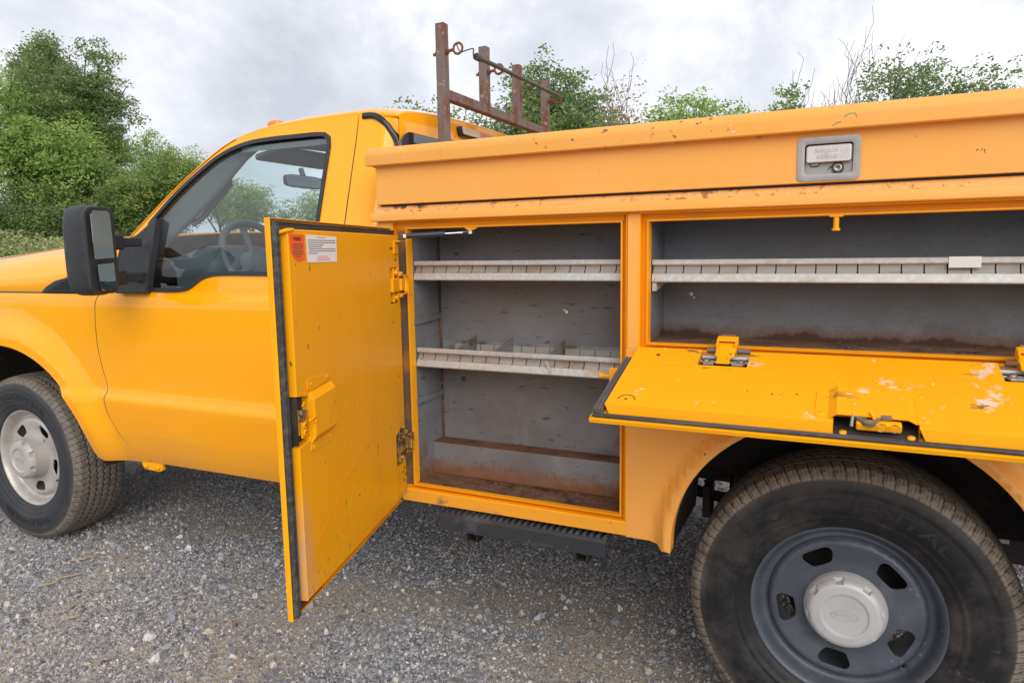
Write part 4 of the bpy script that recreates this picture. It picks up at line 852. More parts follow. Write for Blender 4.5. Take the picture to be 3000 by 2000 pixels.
# shelves
def shelf(x0, x1, zf, slots, back_up=0, divs=(), brk=False):
    b = MB(); b.extr([(.041, zf+.0), (.039, zf+.003), (.0435, zf+.020), (.0445, zf+.0225), (.052, zf+.0225), (.052, zf+.019), (.046, zf+.018), (.050, zf+.002), (.19, zf+.004+back_up*.3), (.19, zf+.002+back_up*.3), (.05, zf-.0005)], x0, x1)
    b.extr([(.0525, zf+.046), (.047, zf+.046), (.0445, zf+.049), (.0445, zf+.058), (.048, zf+.061), (.056, zf+.061), (.0575, zf+.058), (.056, zf+.046)], x0, x1)
    s_ = b.build('shelf', M['galv'], T, auto=35)
    xs = [x0]+list(slots)+[x1]
    for a, c_ in zip(xs[:-1], xs[1:]):
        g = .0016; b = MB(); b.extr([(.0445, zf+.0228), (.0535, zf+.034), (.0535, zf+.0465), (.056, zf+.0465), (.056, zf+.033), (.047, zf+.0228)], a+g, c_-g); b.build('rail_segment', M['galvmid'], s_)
    b = MB(); b.box(x0, x1, .0565, .058, zf+.004, zf+.046); b.build('rail_backing', M['dark'], s_)
    if back_up:
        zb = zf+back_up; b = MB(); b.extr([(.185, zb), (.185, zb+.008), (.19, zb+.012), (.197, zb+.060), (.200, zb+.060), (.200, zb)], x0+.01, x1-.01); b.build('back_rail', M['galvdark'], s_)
        for k, xx in enumerate(np.arange(x0+.06, x1-.02, .0505)):
            b = MB(); b.extr([(.186, zb+.012), (.1885, zb+.013), (.1945, zb+.050), (.192, zb+.050)], xx, xx+.047); b.build('back_rail_clip', M['galvmid'], s_)
    for xx in divs:
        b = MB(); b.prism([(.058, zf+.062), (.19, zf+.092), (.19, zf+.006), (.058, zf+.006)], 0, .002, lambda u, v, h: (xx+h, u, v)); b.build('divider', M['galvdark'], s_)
    if brk:
        b = MB(); b.extr([(.045, zf-.001), (.19, zf-.001), (.19, zf-.004), (.045, zf-.025)], x0, x0+.012); b.build('shelf_bracket', M['galv'], s_)
    return s_
sA = [-1.254+.0225+k*.0464 for k in range(15)]
shelf(-1.2545, -.556, 1.272, sA)
shelf(-1.2545, -.556, .990, [x-.004 for x in sA], .010, (-1.112, -.976, -.792))
sB = [-.480+.040+k*.0472 for k in range(22)]
s3 = shelf(-.477, .60, 1.270, sB, brk=True)
b = MB(); b.box(.222, .286, .0425, .0443, 1.307, 1.3325); b.build('shelf_label', M['tape'], s3)
b = MB(); b.prism([(0, 0), (.006, .0), (.022, -.038), (.012, -.040)], 0, .002, lambda u, v, h: (-.795+u, .040-h, 1.032+v)); b.build('bent_clip', M['galv'], T)
# striker on the post and in the header of the wide opening
b = MB(); b.box(-.585, -.560, -.002, .012, .985, 1.03); b.tube([(-.585, .004, 1.006), (-.603, .004, 1.006)], .0045, seg=8); b.tube([(-.603, .004, 1.006), (-.613, .004, 1.006)], .008, seg=10); b.build('door_striker', M['yellow'], T, bevel=.0015)
b = MB(); b.box(-.035, -.005, .005, .022, 1.431, 1.4345); b.tube([(-.02, .012, 1.434), (-.02, .012, 1.404)], .0065, seg=10); b.tube([(-.02, .012, 1.404), (-.02, .012, 1.398)], .0095, seg=10); b.build('flap_striker', M['yellow'], T)
# gas strut
A_ = Vector((-1.222, -.055, 1.411)); B_ = Vector((-1.028, .028, 1.4205)); d_ = (B_-A_)
b = MB(); b.tube([A_+d_*.10, A_+d_*.60], .0085, seg=12); gs = b.build('gas_strut', M['strutblack'], T)
b = MB(); b.tube([A_+d_*.60, A_+d_*.86], .0032, seg=8); b.build('strut_rod', M['chrome'], gs)
for t0, t1 in ((-.03, .10), (.86, 1.03)):
    b = MB(); b.tube([A_+d_*t0, A_+d_*t1], .0088, seg=8); b.build('strut_end', M['strutblack'], gs)
for t0 in (.03, .985):
    p = A_+d_*t0; b = MB(); b.box(p.x-.006, p.x+.006, p.y-.0105, p.y-.009, p.z-.0055, p.z+.0055); b.build('strut_clip', M['white'], gs)
b = MB(); b.prism([(-1.05, 1.434), (-1.00, 1.434), (-1.018, 1.426), (-1.035, 1.426)], 0, .006, lambda u, v, h: (u, .012+h, v)); b.build('strut_tab', M['yellow'], T)

# ---- open compartment door (local: x along the door from the hinge, z up, -y = inner face)
ang = 1.8484; dx, dy = -math.cos(ang), -math.sin(ang)
# local +x -> door direction; local -y -> inner face normal (faces +x world)
nx_, ny_ = -dy, dx
MD = Matrix(((dx, -nx_, 0, -1.2592), (dy, -ny_, 0, -.0339), (0, 0, 1, 0), (0, 0, 0, 1)))
zi0, zi1, zo0, zo1 = .587, 1.413, .553, 1.437
latch_cut = [(.6635, 1.045), (.7215, 1.055), (.7215, .938), (.668, .944), (.6635, .95)]
cutA = [(.012, 1.205), (.088, 1.205), (.088, 1.315), (.012, 1.318)]
cutB = [(.012, .690), (.086, .690), (.086, .795), (.03, .815), (.012, .815)]
def scr(u0, u1): return 0
lin = panel('compartment_door', [(.0, zi0), (.7205, zi0), (.7205, zi1), (.0, zi1)], [latch_cut[:], cutA, cutB], lambda x, z: 0*np.asarray(x), M['doorin'], T, step=.06, ret=.026, M=MD, sm=False)
for p in lin.data.polygons: p.use_smooth = False
D = lin
b = MB(); b.box(-.012, .757, .0285, .0325, zo0, zo1); b.box(.7545, .757, .020, .0285, zo0, zo1); b.box(-.012, .7545, .020, .0285, zo1-.002, zo1); b.box(-.012, .7545, .020, .0285, zo0, zo0+.002); b.build('outer_skin', M['yellow'], D, bevel=.0008)
b = MB(); b.box(-.010, .7535, .0255, .0283, zo0+.005, zo1-.005); b.build('inner_flange', M['yellow'], D)
b = MB()
for k in range(4):
    b.box(.7345+k*.0046, .7378+k*.0046, .0105-.001*(k % 2), .0255, zo0+.006, zo1-.006)
b.box(.7345, .7530, .014, .0256, zo0+.006, zo1-.006); b.build('door_seal', M['rubber'], D, bevel=.001)
b = MB()
for k in range(4): b.box(.0, .7320, .0105-.001*(k % 2), .0255, zo1-.0225+k*.0042, zo1-.0195+k*.0042)
b.box(.0, .7320, .014, .0256, zo1-.0225, zo1-.0065); b.box(-.006, .004, .012, .0256, zi0+.7, zo1-.0225); b.build('door_seal', M['rubber'], D, bevel=.001)
b = MB(); b.tube([(.742, .02, 1.405), (.722, -.001, 1.412), (.700, -.003, 1.4135)], [.004, .0045, .003], seg=6); b.build('corner_weld', M['yellow'], D)
b = MB(); b.box(.7225, .7335, .0235, .0252, zo0+.004, zi0+.03); b.box(.60, .7335, .0235, .0252, zo0+.004, zi0-.001); b.build('rusty_flange', M['rust'], D)
# dark pockets behind the cut-outs
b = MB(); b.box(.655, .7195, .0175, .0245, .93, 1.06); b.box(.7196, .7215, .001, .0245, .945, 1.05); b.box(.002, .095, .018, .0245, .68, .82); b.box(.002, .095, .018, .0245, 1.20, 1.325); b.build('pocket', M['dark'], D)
# latch cover plate
def hexp(pts, h0, h1, name, mt, par, bev=.001):
    b = MB(); b.prism(pts, h0, h1, lambda u, v, h: (u, -h, v)); return b.build(name, mt, par, bevel=bev)
hexp([(.548, 1.075), (.655, 1.085), (.6725, 1.083), (.6725, 1.060), (.66, 1.0535), (.548, 1.0635)], 0, .002, 'latch_cover', M['doorin'], D)
b = MB(); vs = [(.548, -.002, 1.0585), (.660, -.002, 1.0535), (.548, -.014, 1.044), (.664, -.014, 1.0365), (.548, -.014, .955), (.664, -.014, .952), (.548, -.002, .940), (.664, -.002, .935), (.664, .02, 1.0365), (.664, .02, .952), (.664, .02, 1.0535), (.664, .02, .935)]
b.add(vs, [(0, 1, 3, 2), (2, 3, 5, 4), (4, 5, 7, 6), (3, 8, 9, 5), (1, 10, 8, 3), (5, 9, 11, 7)]); b.add([(.548, -.002, 1.0585), (.548, -.014, 1.044), (.548, -.014, .955), (.548, -.002, .940)], [(0, 1, 2, 3)]); b.build('latch_cover', M['doorin'], D)
hexp([(.548, .937), (.664, .934), (.668, .905+.015), (.655, .908+.005), (.548, .915)], 0, .002, 'latch_cover', M['doorin'], D)
b = MB()
for u, v in ((.655, 1.07), (.570, 1.072), (.652, .924), (.565, .926)): b.lathe([(0, .004), (.003, .004), (.0045, .002)], (u, 0, v), 8)
b.build('rivet', M['yellow'], D)
# latch mechanism
lt = MB(); lt.box(.692, .709, .006, .016, .962, 1.018); latch = lt.build('latch', M['yellow'], D, bevel=.003)
b = MB(); b.box(.682, .706, -.001, .0035, .957, .995); b.lathe([(.0035, .004), (.0075, .004), (.0075, .001)], (.694, 0, .985), 10); b.lathe([(.0035, .004), (.0075, .004), (.0075, .001)], (.694, 0, .968), 10); b.build('latch_plate', M['yellow'], latch, bevel=.001)
b = MB(); b.prism([(.680, 1.018), (.708, 1.022), (.712, 1.012), (.698, 1.004), (.712, 1.0), (.706, .994), (.686, .998), (.690, 1.006), (.682, 1.010)], -.004, .003, lambda u, v, h: (u, -h, v)); b.build('latch_rotor', M['zinc'], latch, bevel=.001)
b = MB(); b.tube([(.684, -.006, .992), (.668, -.014, .998), (.662, -.016, .992), (.668, -.014, .985)], .0022, seg=6); b.tube([(.705, -.003, 1.03), (.703, -.008, 1.04)], .002, seg=6); b.build('latch_lever', M['yellow'], latch)
b = MB()
for u, v in ((.705, .950), (.705, 1.038)): b.lathe([(0, -.012), (.004, -.012), (.0045, -.018)], (u, 0, v), 6)
b.build('bolt', M['zinc'], latch)
# hinges
def hinge(zc, mt):
    b = MB(); b.box(.020, .082, -.007, .004, zc-.021, zc+.021); b.box(-.010, .022, -.014, -.005, zc-.019, zc+.019); h = b.build('hinge', mt, D, bevel=.003)
    b = MB(); b.box(-.010, .012, -.006, .016, zc-.040, zc-.026); b.box(-.010, .012, -.006, .016, zc+.026, zc+.040); b.box(.052, .056, -.002, .018, zc-.052, zc+.052); b.box(.012, .03, -.003, .018, zc+.028, zc+.05); b.box(.012, .03, -.003, .018, zc-.05, zc-.028); b.build('hinge_leaf', mt, h, bevel=.0015)
    b = MB(); b.tube([(-.018, -.014, zc-.024), (-.018, -.014, zc+.024)], .006, seg=8); b.tube([(-.030, -.010, zc-.016), (-.030, -.010, zc+.016)], .005, seg=8); b.build('hinge_pin', mt, h)
    b = MB(); b.tube([(.012, -.018, zc+.028), (-.016, -.022, zc+.028), (-.016, -.022, zc-.028), (.012, -.018, zc-.028)], .0028, seg=6); b.build('hinge_bail', mt, h)
    b = MB()
    for u, v in ((.0, zc+.034), (.0, zc-.034), (.045, zc+.038), (.045, zc-.038)): b.lathe([(0, .010), (.006, .010), (.0065, .004), (.0065, 0)], (u, 0, v), 6)
    b.build('bolt', mt, h)
M['grimeyel'] = mat('grimy_yellow_hinge', (.50, .23, .02), .6, layers=[dict(scale=14, lo=.42, hi=.55, col=(.06, .045, .035), rough=.8)])
hinge(1.262, M['yellow']); hinge(.755, M['grimeyel'])
b = MB(); b.box(.012, .050, -.004, 0, 1.358, 1.398); b.box(-.022, .040, -.018, -.004, 1.394, 1.3975); b.build('strut_bracket', M['yellow'], D, bevel=.001)
b = MB()
for u, v in ((.075, 1.374), (.062, 1.374), (.034, 1.340), (.030, .665), (.016, .675), (.022, .635), (.008, .650)): b.lathe([(0, .0006), (.0045, .0006), (.0048, -.001)], (u, 0, v), 8)
b.build('drain_hole', M['lettering'], D)
# stickers
st = hexp([(.648, 1.404), (.716, 1.404), (.716, 1.385), (.712, 1.365), (.695, 1.350), (.672, 1.3455), (.648, 1.350)], .0004, .0010, 'warning_sticker', M['orange'], D, 0)
vs, fs = textmesh('WARNING', .0125, .0001, bold=.0002); b = MB(); b.add([(.682-v.x*.62, -.0014, 1.394+v.y) for v in vs], fs)
for k in range(6):
    w_ = (.024, .026, .020, .026, .024, .012)[k]; zz_ = 1.3815-k*.0052
    x = .682-w_
    while x < .682+w_: l_ = rng.uniform(.003, .008); b.box(x, min(x+l_, .682+w_), -.0012, -.0014, zz_, zz_+.0022); x += l_+.0012
b.build('sticker_text', M['ink'], st)
st = hexp([(.474, 1.402), (.638, 1.4045), (.636, 1.3425), (.476, 1.3415)], .0004, .0010, 'instruction_sticker', M['white'], D, 0)
b = MB(); b2 = MB()
for k, (x0, x1) in enumerate(((.482, .631), (.482, .631), (.55, .631), (.56, .628), (.482, .628), (.482, .628), (.585, .631))):
    zz_ = 1.3915-k*.0049; x = x0
    while x < x1: l_ = rng.uniform(.003, .009); b.box(x, min(x+l_, x1), -.0012, -.0014, zz_, zz_+.0016); x += l_+.0013
b.build('sticker_text', M['ink'], st)
for x0, x1, zz_ in ((.535, .583, 1.3985), (.530, .580, 1.3545), (.520, .585, 1.3502), (.515, .590, 1.346)):
    x = x0
    while x < x1: l_ = rng.uniform(.003, .009); b2.box(x, min(x+l_, x1), -.0012, -.0014, zz_, zz_+.0018); x += l_+.0013
b2.build('sticker_text', M['redink'], st)
b = MB(); b.tube([(.66, -.0005, .690), (.60, -.0005, .722), (.52, -.0002, .76)], .0006, seg=4); b.tube([(.47, -.0005, .783), (.36, -.0005, .825), (.27, -.0002, .853)], .0005, seg=4)
b.build('red_scratch', mat('red_crayon', (.85, .12, .01), .7), D)
# hinge-side channel between door and opening: grime, with its shade painted in
b = MB(); b.box(-1.300, -1.2625, .0245, .0262, .592, 1.43); b.build('hinge_channel', mat('grimy_shaded_channel_paint', (.11, .085, .06), .7, layers=[dict(scale=9, lo=.5, hi=.7, col=(.4, .18, .02))]), T)

# ---- folded-down flap (local: x along, z = distance from hinge towards the free edge, -y = upper inner face)
tl = -.3093
MF = Matrix(((1, 0, 0, -.494), (0, .3044*1.0, -math.cos(tl), -.0287), (0, -.95255, math.sin(tl), 1.0982), (0, 0, 0, 1)))
FW = 1.10
notch = lambda a: [(a, -.001), (a+.122, -.001), (a+.120, .088), (a+.002, .088)]
fo = [(.0, .0), (.170, .0), (.172, .088), (.291, .088), (.292, .0), (.812, .0), (.814, .088), (.932, .088), (.934, .0), (FW, .0), (FW, .314), (.643, .314), (.643, .288), (.488, .288), (.488, .314), (.0, .314)]
flap = panel('fold_down_door', fo, [], lambda x, z: 0*np.asarray(x), M['flapin'], T, step=.06, ret=.0, M=MF, sm=False)
for p in flap.data.polygons: p.use_smooth = False
FL = flap
def fface(x0, x1):
    b = MB(); b.add([(x0, 0, .314), (x1, 0, .314), (x1, .024, .3225), (x0+.012, .024, .3225)], [(0, 1, 2, 3)]); b.build('front_fold', M['yellow'], FL)
fface(.0, .488); fface(.643, FW)
b = MB(); b.add([(0, 0, 0), (0, 0, .314), (.012, .024, .3225), (.002, .024, 0)], [(0, 1, 2, 3)]); b.add([(.17, 0, 0), (.172, 0, .088), (.172, .024, .088), (.17, .024, 0)], [(0, 1, 2, 3)]); b.add([(.172, 0, .088), (.291, 0, .088), (.291, .024, .088), (.172, .024, .088)], [(0, 1, 2, 3)]); b.add([(.814, 0, .088), (.932, 0, .088), (.932, .024, .088), (.814, .024, .088)], [(0, 1, 2, 3)])
b.add([(.812, 0, 0), (.814, 0, .088), (.814, .024, .088), (.812, .024, 0)], [(0, 1, 2, 3)])
b.add([(.488, 0, .288), (.488, 0, .314), (.488, .024, .3225), (.488, .024, .288)], [(0, 1, 2, 3)]); b.add([(.643, 0, .288), (.643, 0, .314), (.643, .024, .3225), (.643, .024, .288)], [(0, 1, 2, 3)]); b.build('side_fold', M['yellow'], FL)
b = MB(); b.box(-.030, FW+.03, .0285, .0325, -.004, .350); b.box(-.030, FW+.03, .022, .0285, .3475, .350); b.box(-.030, -.028, .022, .0285, .04, .3475); b.build('outer_skin', M['yellow'], FL, bevel=.0015)
b = MB(); b.box(-.026, FW+.026, .0245, .0283, .0, .345); b.build('inner_flange', M['yellow'], FL)
b = MB(); b.box(-.0245, FW+.02, .0165, .0247, .3275, .340); b.build('door_seal', M['rubber'], FL, bevel=.003, seg=3)
b = MB()
for k in range(5): b.box(-.0265+k*.0048, -.0232+k*.0048, .0090-.0012*(k % 2), .0247, .045, .3265)
b.box(-.0265, -.0045, .0145, .0248, .045, .3265); b.build('door_seal', M['rubbergrey'], FL, bevel=.001)
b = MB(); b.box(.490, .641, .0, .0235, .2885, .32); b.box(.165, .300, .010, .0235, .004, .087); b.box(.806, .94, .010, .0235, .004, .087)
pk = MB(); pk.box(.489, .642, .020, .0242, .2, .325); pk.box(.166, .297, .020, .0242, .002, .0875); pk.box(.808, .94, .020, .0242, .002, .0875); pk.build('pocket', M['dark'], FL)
# latch cover
def fpl(pts, h0, h1, name, mt, par=FL, bev=.001):
    b = MB(); b.prism(pts, h0, h1, lambda u, v, h: (u, -h, v)); return b.build(name, mt, par, bevel=bev)
lc = fpl([(.452, .183), (.458, .178), (.478, .178), (.478, .296), (.458, .296), (.452, .288)], 0, .002, 'latch_cover', M['flapin'])
fpl([(.640, .172), (.662, .173), (.668, .180), (.668, .290), (.662, .297), (.640, .297)], 0, .002, 'latch_cover', M['flapin'])
b = MB(); b.extr([(.0, 0)], 0, 0) if False else None
b.add([(.478, -.002, .178), (.478, -.002, .300), (.494, -.013, .178), (.494, -.013, .300), (.624, -.013, .174), (.624, -.013, .303), (.640, -.002, .172), (.640, -.002, .300)], [(0, 1, 3, 2), (2, 3, 5, 4), (4, 5, 7, 6)])
lcb = b.build('latch_cover', M['flapin'], FL); s_ = lcb.modifiers.new('t', 'SOLIDIFY'); s_.thickness = .002
b = MB()
for u, v in ((.465, .19), (.465, .284), (.653, .184), (.655, .285)): b.lathe([(0, .0045), (.004, .0045), (.0065, .002)], (u, 0, v), 10)
b.build('rivet', M['yellow'], FL)
lt = MB(); lt.box(.530, .612, -.006, .012, .298, .318); latch = lt.build('latch', M['yellow'], FL, bevel=.004)
b = MB(); b.lathe([(.004, .002), (.008, .002), (.0095, .0)], (0, 0, 0), 14, Matrix.Translation((.576, .001, .3185)) @ Matrix.Rotation(math.radians(90), 4, 'X')); b.lathe([(.004, .002), (.008, .002), (.0095, 0)], (0, 0, 0), 14, Matrix.Translation((.599, .001, .3185)) @ Matrix.Rotation(math.radians(90), 4, 'X')); b.build('latch_bushing', M['zinc'], latch)
b = MB(); b.prism([(.527, .300), (.545, .296), (.548, .305), (.556, .318), (.568, .300), (.575, .304), (.560, .326), (.545, .322), (.535, .312)], .002, .012, lambda u, v, h: (u, -h, v)); b.tube([(.524, -.012, .296), (.522, .004, .318)], .004, seg=6); b.box(.575, .594, -.016, -.008, .296, .304); b.build('latch_rotor', M['zinc'], latch, bevel=.001)
b = MB(); b.tube([(.565, -.006, .306), (.560, -.016, .300), (.556, -.020, .294)], .004, seg=6); b.build('latch_lever', M['yellow'], latch)
b = MB()
for u in (.507, .629): b.lathe([(0, .008), (.007, .008), (.0075, .002), (.011, .002), (.011, 0)], (u, .0245, .318), 8)
b.build('bolt', M['yellow'], latch)
# vent mark and holes stamped in the liner
b = MB(); b.tube([(.044+.020*math.cos(math.radians(a)), .0002, .287-.022*math.sin(math.radians(a))) for a in range(0, 181, 15)], .0014, seg=4)
for u, v, r in ((.043, .284, .0035), (.064, .043, .0055), (.307, .205, .002), (.36, .212, .0025), (.412, .206, .0025)): b.lathe([(0, .0005), (r, .0005), (r, -.001)], (u, 0, v), 10)
b.build('stamped_hole', M['lettering'], FL)
# flap hinges
def fhinge(xc):
    b = MB(); b.prism([(xc-.024, -.012), (xc+.024, -.012), (xc+.024, .040), (xc+.016, .050), (xc+.016, .082), (xc-.016, .082), (xc-.016, .050), (xc-.024, .040)], .002, .006, lambda u, v, h: (u, -h-(.012 if v < 0 else 0), v)); h = b.build('hinge', M['yellow'], FL, bevel=.0015)
    b = MB(); b.box(xc-.026, xc-.020, -.024, -.004, -.030, .012); b.box(xc+.020, xc+.026, -.024, -.004, -.030, .012); b.box(xc-.026, xc+.026, -.028, -.023, -.030, -.004); b.build('hinge_bail', M['yellow'], h, bevel=.002)
    b = MB(); b.tube([(xc-.048, -.002, .006), (xc-.026, -.002, .006)], .0075, seg=8); b.tube([(xc+.026, -.002, .006), (xc+.058, -.002, .006)], .0075, seg=8); b.tube([(xc-.02, -.010, -.004), (xc+.02, -.010, -.004)], .006, seg=8)
    b.tube([(xc-.018, -.024, -.036), (xc+.018, -.024, -.036)], .006, seg=8); b.build('hinge_pin', M['rackrust'], h)
    b = MB()
    for u in (xc-.042, xc+.042): b.tube([(u+(.02 if u < xc else -.02), .004, .072), (u-(.005 if u < xc else -.005), .004, .072)], .006, seg=8); b.lathe([(0, .010), (.0075, .010), (.0075, .004), (.011, .004), (.011, 0)], (u, .006, .062), 6)
    b.build('bolt', M['zinc'], h)
    b = MB(); b.tube([(xc-.058, .012, .02), (xc+.058, .012, .02)], .006, seg=8); b.tube([(xc-.058, .012, .045), (xc+.058, .012, .045)], .004, seg=6); b.build('hinge_rod', M['galv'], h)
fhinge(.232); fhinge(.873)

# ---- lid paddle latch
hp = [(-.112, .010), (.027, .010)]
x0, x1, z0, z1 = -.1115, .0265, 1.5165, 1.6195
o_ = rrect(x0, x1, z0, z1, .012); i_ = rrect(x0+.016, x1-.016, z0+.016, z1-.016, .007)
b = MB(); n = len(o_); vs = [(x, -.0032, z) for x, z in o_]+[(x, -.0055, z) for x, z in o_]+[(x, -.0060, z) for x, z in rrect(x0+.009, x1-.009, z0+.009, z1-.009, .010)]+[(x, -.0050, z) for x, z in i_]+[(x, .012, z) for x, z in rrect(x0+.018, x1-.018, z0+.018, z1-.018, .006)]
b.add(vs, [(k*n+i, k*n+(i+1) % n, (k+1)*n+(i+1) % n, (k+1)*n+i) for k in range(4) for i in range(n)], True); b.add(vs[4*n:], [list(range(n))]); plate = b.build('lid_handle', M['steel'], T, auto=40)
b = MB(); b.prism(rrect(x0+.020, x1-.020, z1-.060, z1-.0195, .006), 0, 1, lambda u, v, h: (u, (-.0105 if h else .002)+(v-(z1-.06))*.15, v)); b.build('paddle', M['paddle'], plate, bevel=.002, seg=3)
for tx, zz_ in (('RAWSON', z1-.0325), ('\u2014', z1-.0385), ('KOENIG', z1-.0475)):
    vs, fs = textmesh(tx, .0125, .0004, bold=.0001); b = MB(); b.add([(-.047+v.x*(.95 if tx != '\u2014' else .5), -.0107+(zz_+v.y-(z1-.06))*.15-v.z-.0004, zz_+v.y) for v in vs], fs); b.build('embossed_lettering', M['galv'], plate)
b = MB(); b.lathe([(.0105, -.002), (.0125, .0), (.0135, -.002), (.0135, -.012)], (-.022, .0, z0+.030), 20); b.build('lock_ring', M['rubber'], plate)
b = MB(); b.lathe([(0, -.001), (.0045, -.001), (.005, .001), (.0105, -.0005), (.0105, -.010)], (-.022, .0, z0+.030), 20); b.build('lock_cylinder', M['steel'], plate)
b = MB(); b.box(-.026, -.018, .0004, .0012, z0+.029, z0+.0315); b.build('key_slot', M['lettering'], plate)
b = MB(); b.prism([(-.083, z0+.044), (-.080, z0+.037), (-.066, z0+.037), (-.062, z0+.044)], -.0095, -.006, lambda u, v, h: (u, -h, v)); b.build('thumb_tab', M['steel'], plate)
b = MB(); b.tube([(-.0845, .0105, z0+.044), (-.0815, .0105, z0+.0355), (-.0655, .0105, z0+.0355), (-.0605, .0105, z0+.044)], .0012, seg=4); b.build('tab_outline', M['lettering'], plate)
M['teal'] = mat('teal_paint_smear', (.02, .22, .18), .5)
b = MB()
for x, z, l_, a in ((-.043, z0+.031, .006, .5), (-.040, z0+.028, .006, 1.1), (-.046, z0+.027, .005, .2), (-.037, z0+.031, .005, 1.4)): b.tube([(x, .0114, z), (x+l_*math.cos(a), .0114, z+l_*math.sin(a))], .0011, seg=4)
b.tube([(-.012, -.0295, 1.657), (-.002, -.0293, 1.664), (.010, -.0293, 1.664), (.014, -.0296, 1.655)], .0012, seg=4); b.tube([(-.036, -.0296, 1.640), (-.026, -.0296, 1.646), (-.018, -.0296, 1.646)], .0011, seg=4); b.build('paint_smear', M['teal'], lid)

# ---- step
b = MB(); b.extr([(-.020, .475), (-.020, .520), (-.014, .527), (.045, .527), (.045, .522), (-.010, .520), (-.013, .515), (-.013, .475)], -1.145, -.588); stp = b.build('step', M['step'], T, bevel=.0015)
for k in range(26):
    x = -1.135+k*.0212; b = MB()
    b.add([(x, -.012, .527), (x+.019, -.012, .527), (x+.019, .040, .527), (x, .040, .527), (x+.013, -.006, .541), (x+.016, .012, .541), (x+.012, .03, .539)], [(0, 1, 4), (1, 2, 5, 4), (2, 6, 5), (2, 3, 6), (3, 0, 4), (3, 4, 5, 6)]); b.build('grip_tooth', M['step'], stp)
b = MB()
for x in (-1.06, -.69):
    for d in (0, .035): b.box(x+d, x+d+.004, .0, .045, .440, .475)
    b.box(x, x+.039, .0, .04, .440, .444); b.box(x+.01, x+.03, .04, .35, .455, .50)
b.build('step_bracket', M['dark'], T)

# ---- ladder rack
rk = MB(); y0 = .335
def sqt(b, p, q, h=.017, ax='z'):
    x0, x1 = sorted((p[0], q[0])); y0, y1 = sorted((p[1], q[1])); z0, z1 = sorted((p[2], q[2]))
    if ax == 'z': b.box(x0-h, x1+h, y0-h, y1+h, z0, z1)
    else: b.box(x0-h, x1+h, y0, y1, z0-h, z1+h)
rack = MB(); sqt(rack, (-1.30, .352, 1.912), (-1.30, 1.262, 1.912), .017, 'y'); rack = rack.build('ladder_rack', M['rackrust'], T, bevel=.002)
b = MB(); sqt(b, (-1.30, .352, 1.742), (-1.30, 1.262, 1.742), .017, 'y'); b.build('lower_bar', M['rackrust'], rack, bevel=.002)
for i, yy_ in enumerate((.337, .657, .962, 1.277, 1.60)):
    if i == 4: continue
    b = MB(); sqt(b, (-1.30, yy_, 1.2 if i in (0, 3) else 1.9295), (-1.30, yy_, 2.148 if i else 2.148)); b.build('rack_post', M['rackrust'], rack, bevel=.002)
M['redrust'] = mat('red_rusted_eyebolt', (.20, .05, .035), .7, layers=[dict(scale=60, lo=.5, hi=.6, col=(.12, .06, .04))])
def eyebolt(yy_, zz_, r, parent, side=1):
    x = -1.30; b = MB(); b.tube([(x-.035, yy_, zz_-.004), (x+.045, yy_, zz_+.004)], .0055, seg=8)
    c = Vector((x+.045+r, yy_, zz_+.006)); b.tube([c+Vector((math.cos(2*math.pi*k/16), 0, math.sin(2*math.pi*k/16)))*r for k in range(17)], .0045, seg=6, caps=False); b.tube([(x-.024, yy_, zz_-.003), (x-.018, yy_, zz_-.003)], .011, seg=6); b.tube([(x+.018, yy_, zz_+.001), (x+.024, yy_, zz_+.001)], .011, seg=6); b.build('eyebolt', M['redrust'], parent); return c
E_ = []
b0 = None
for yy_, zz_ in ((.337, 2.052), (.657, 2.052), (1.277, 2.052)): E_.append(eyebolt(yy_, zz_, .018, rack))
strap = MB(); a = E_[0]+Vector((.018, 0, 0)); c = E_[2]+Vector((-.005, 0, .02))
st_ = Vector((a.x+.01, a.y+.08, a.z-.012)); strap.tube([st_, st_+(c-st_)*.03, st_+(c-st_)*.06, c+(st_-c)*.04, c], [.013, .013, .0085, .008, .004], seg=8); so_ = strap.build('tie_down_strap', M['rubber'])
tag(so_, 'black rubber tie-down strap hooked to the ladder rack eyebolts', 'strap')
b = MB(); b.tube([tuple(p) for p in catmull([(a.x-.022, a.y, a.z+.012), (a.x-.01, a.y+.002, a.z-.012), (a.x+.010, a.y+.02, a.z-.004), (a.x+.016, a.y+.05, a.z+.006), (a.x+.006, a.y+.066, a.z-.008), tuple(st_)], 4)], .0022, seg=5); b.build('hook', M['dark'], so_)
b = MB(); b.tube([tuple(c), (c.x+.01, c.y+.02, c.z+.004), (c.x+.012, c.y+.01, c.z-.02)], .0022, seg=5); b.build('hook', M['dark'], so_)

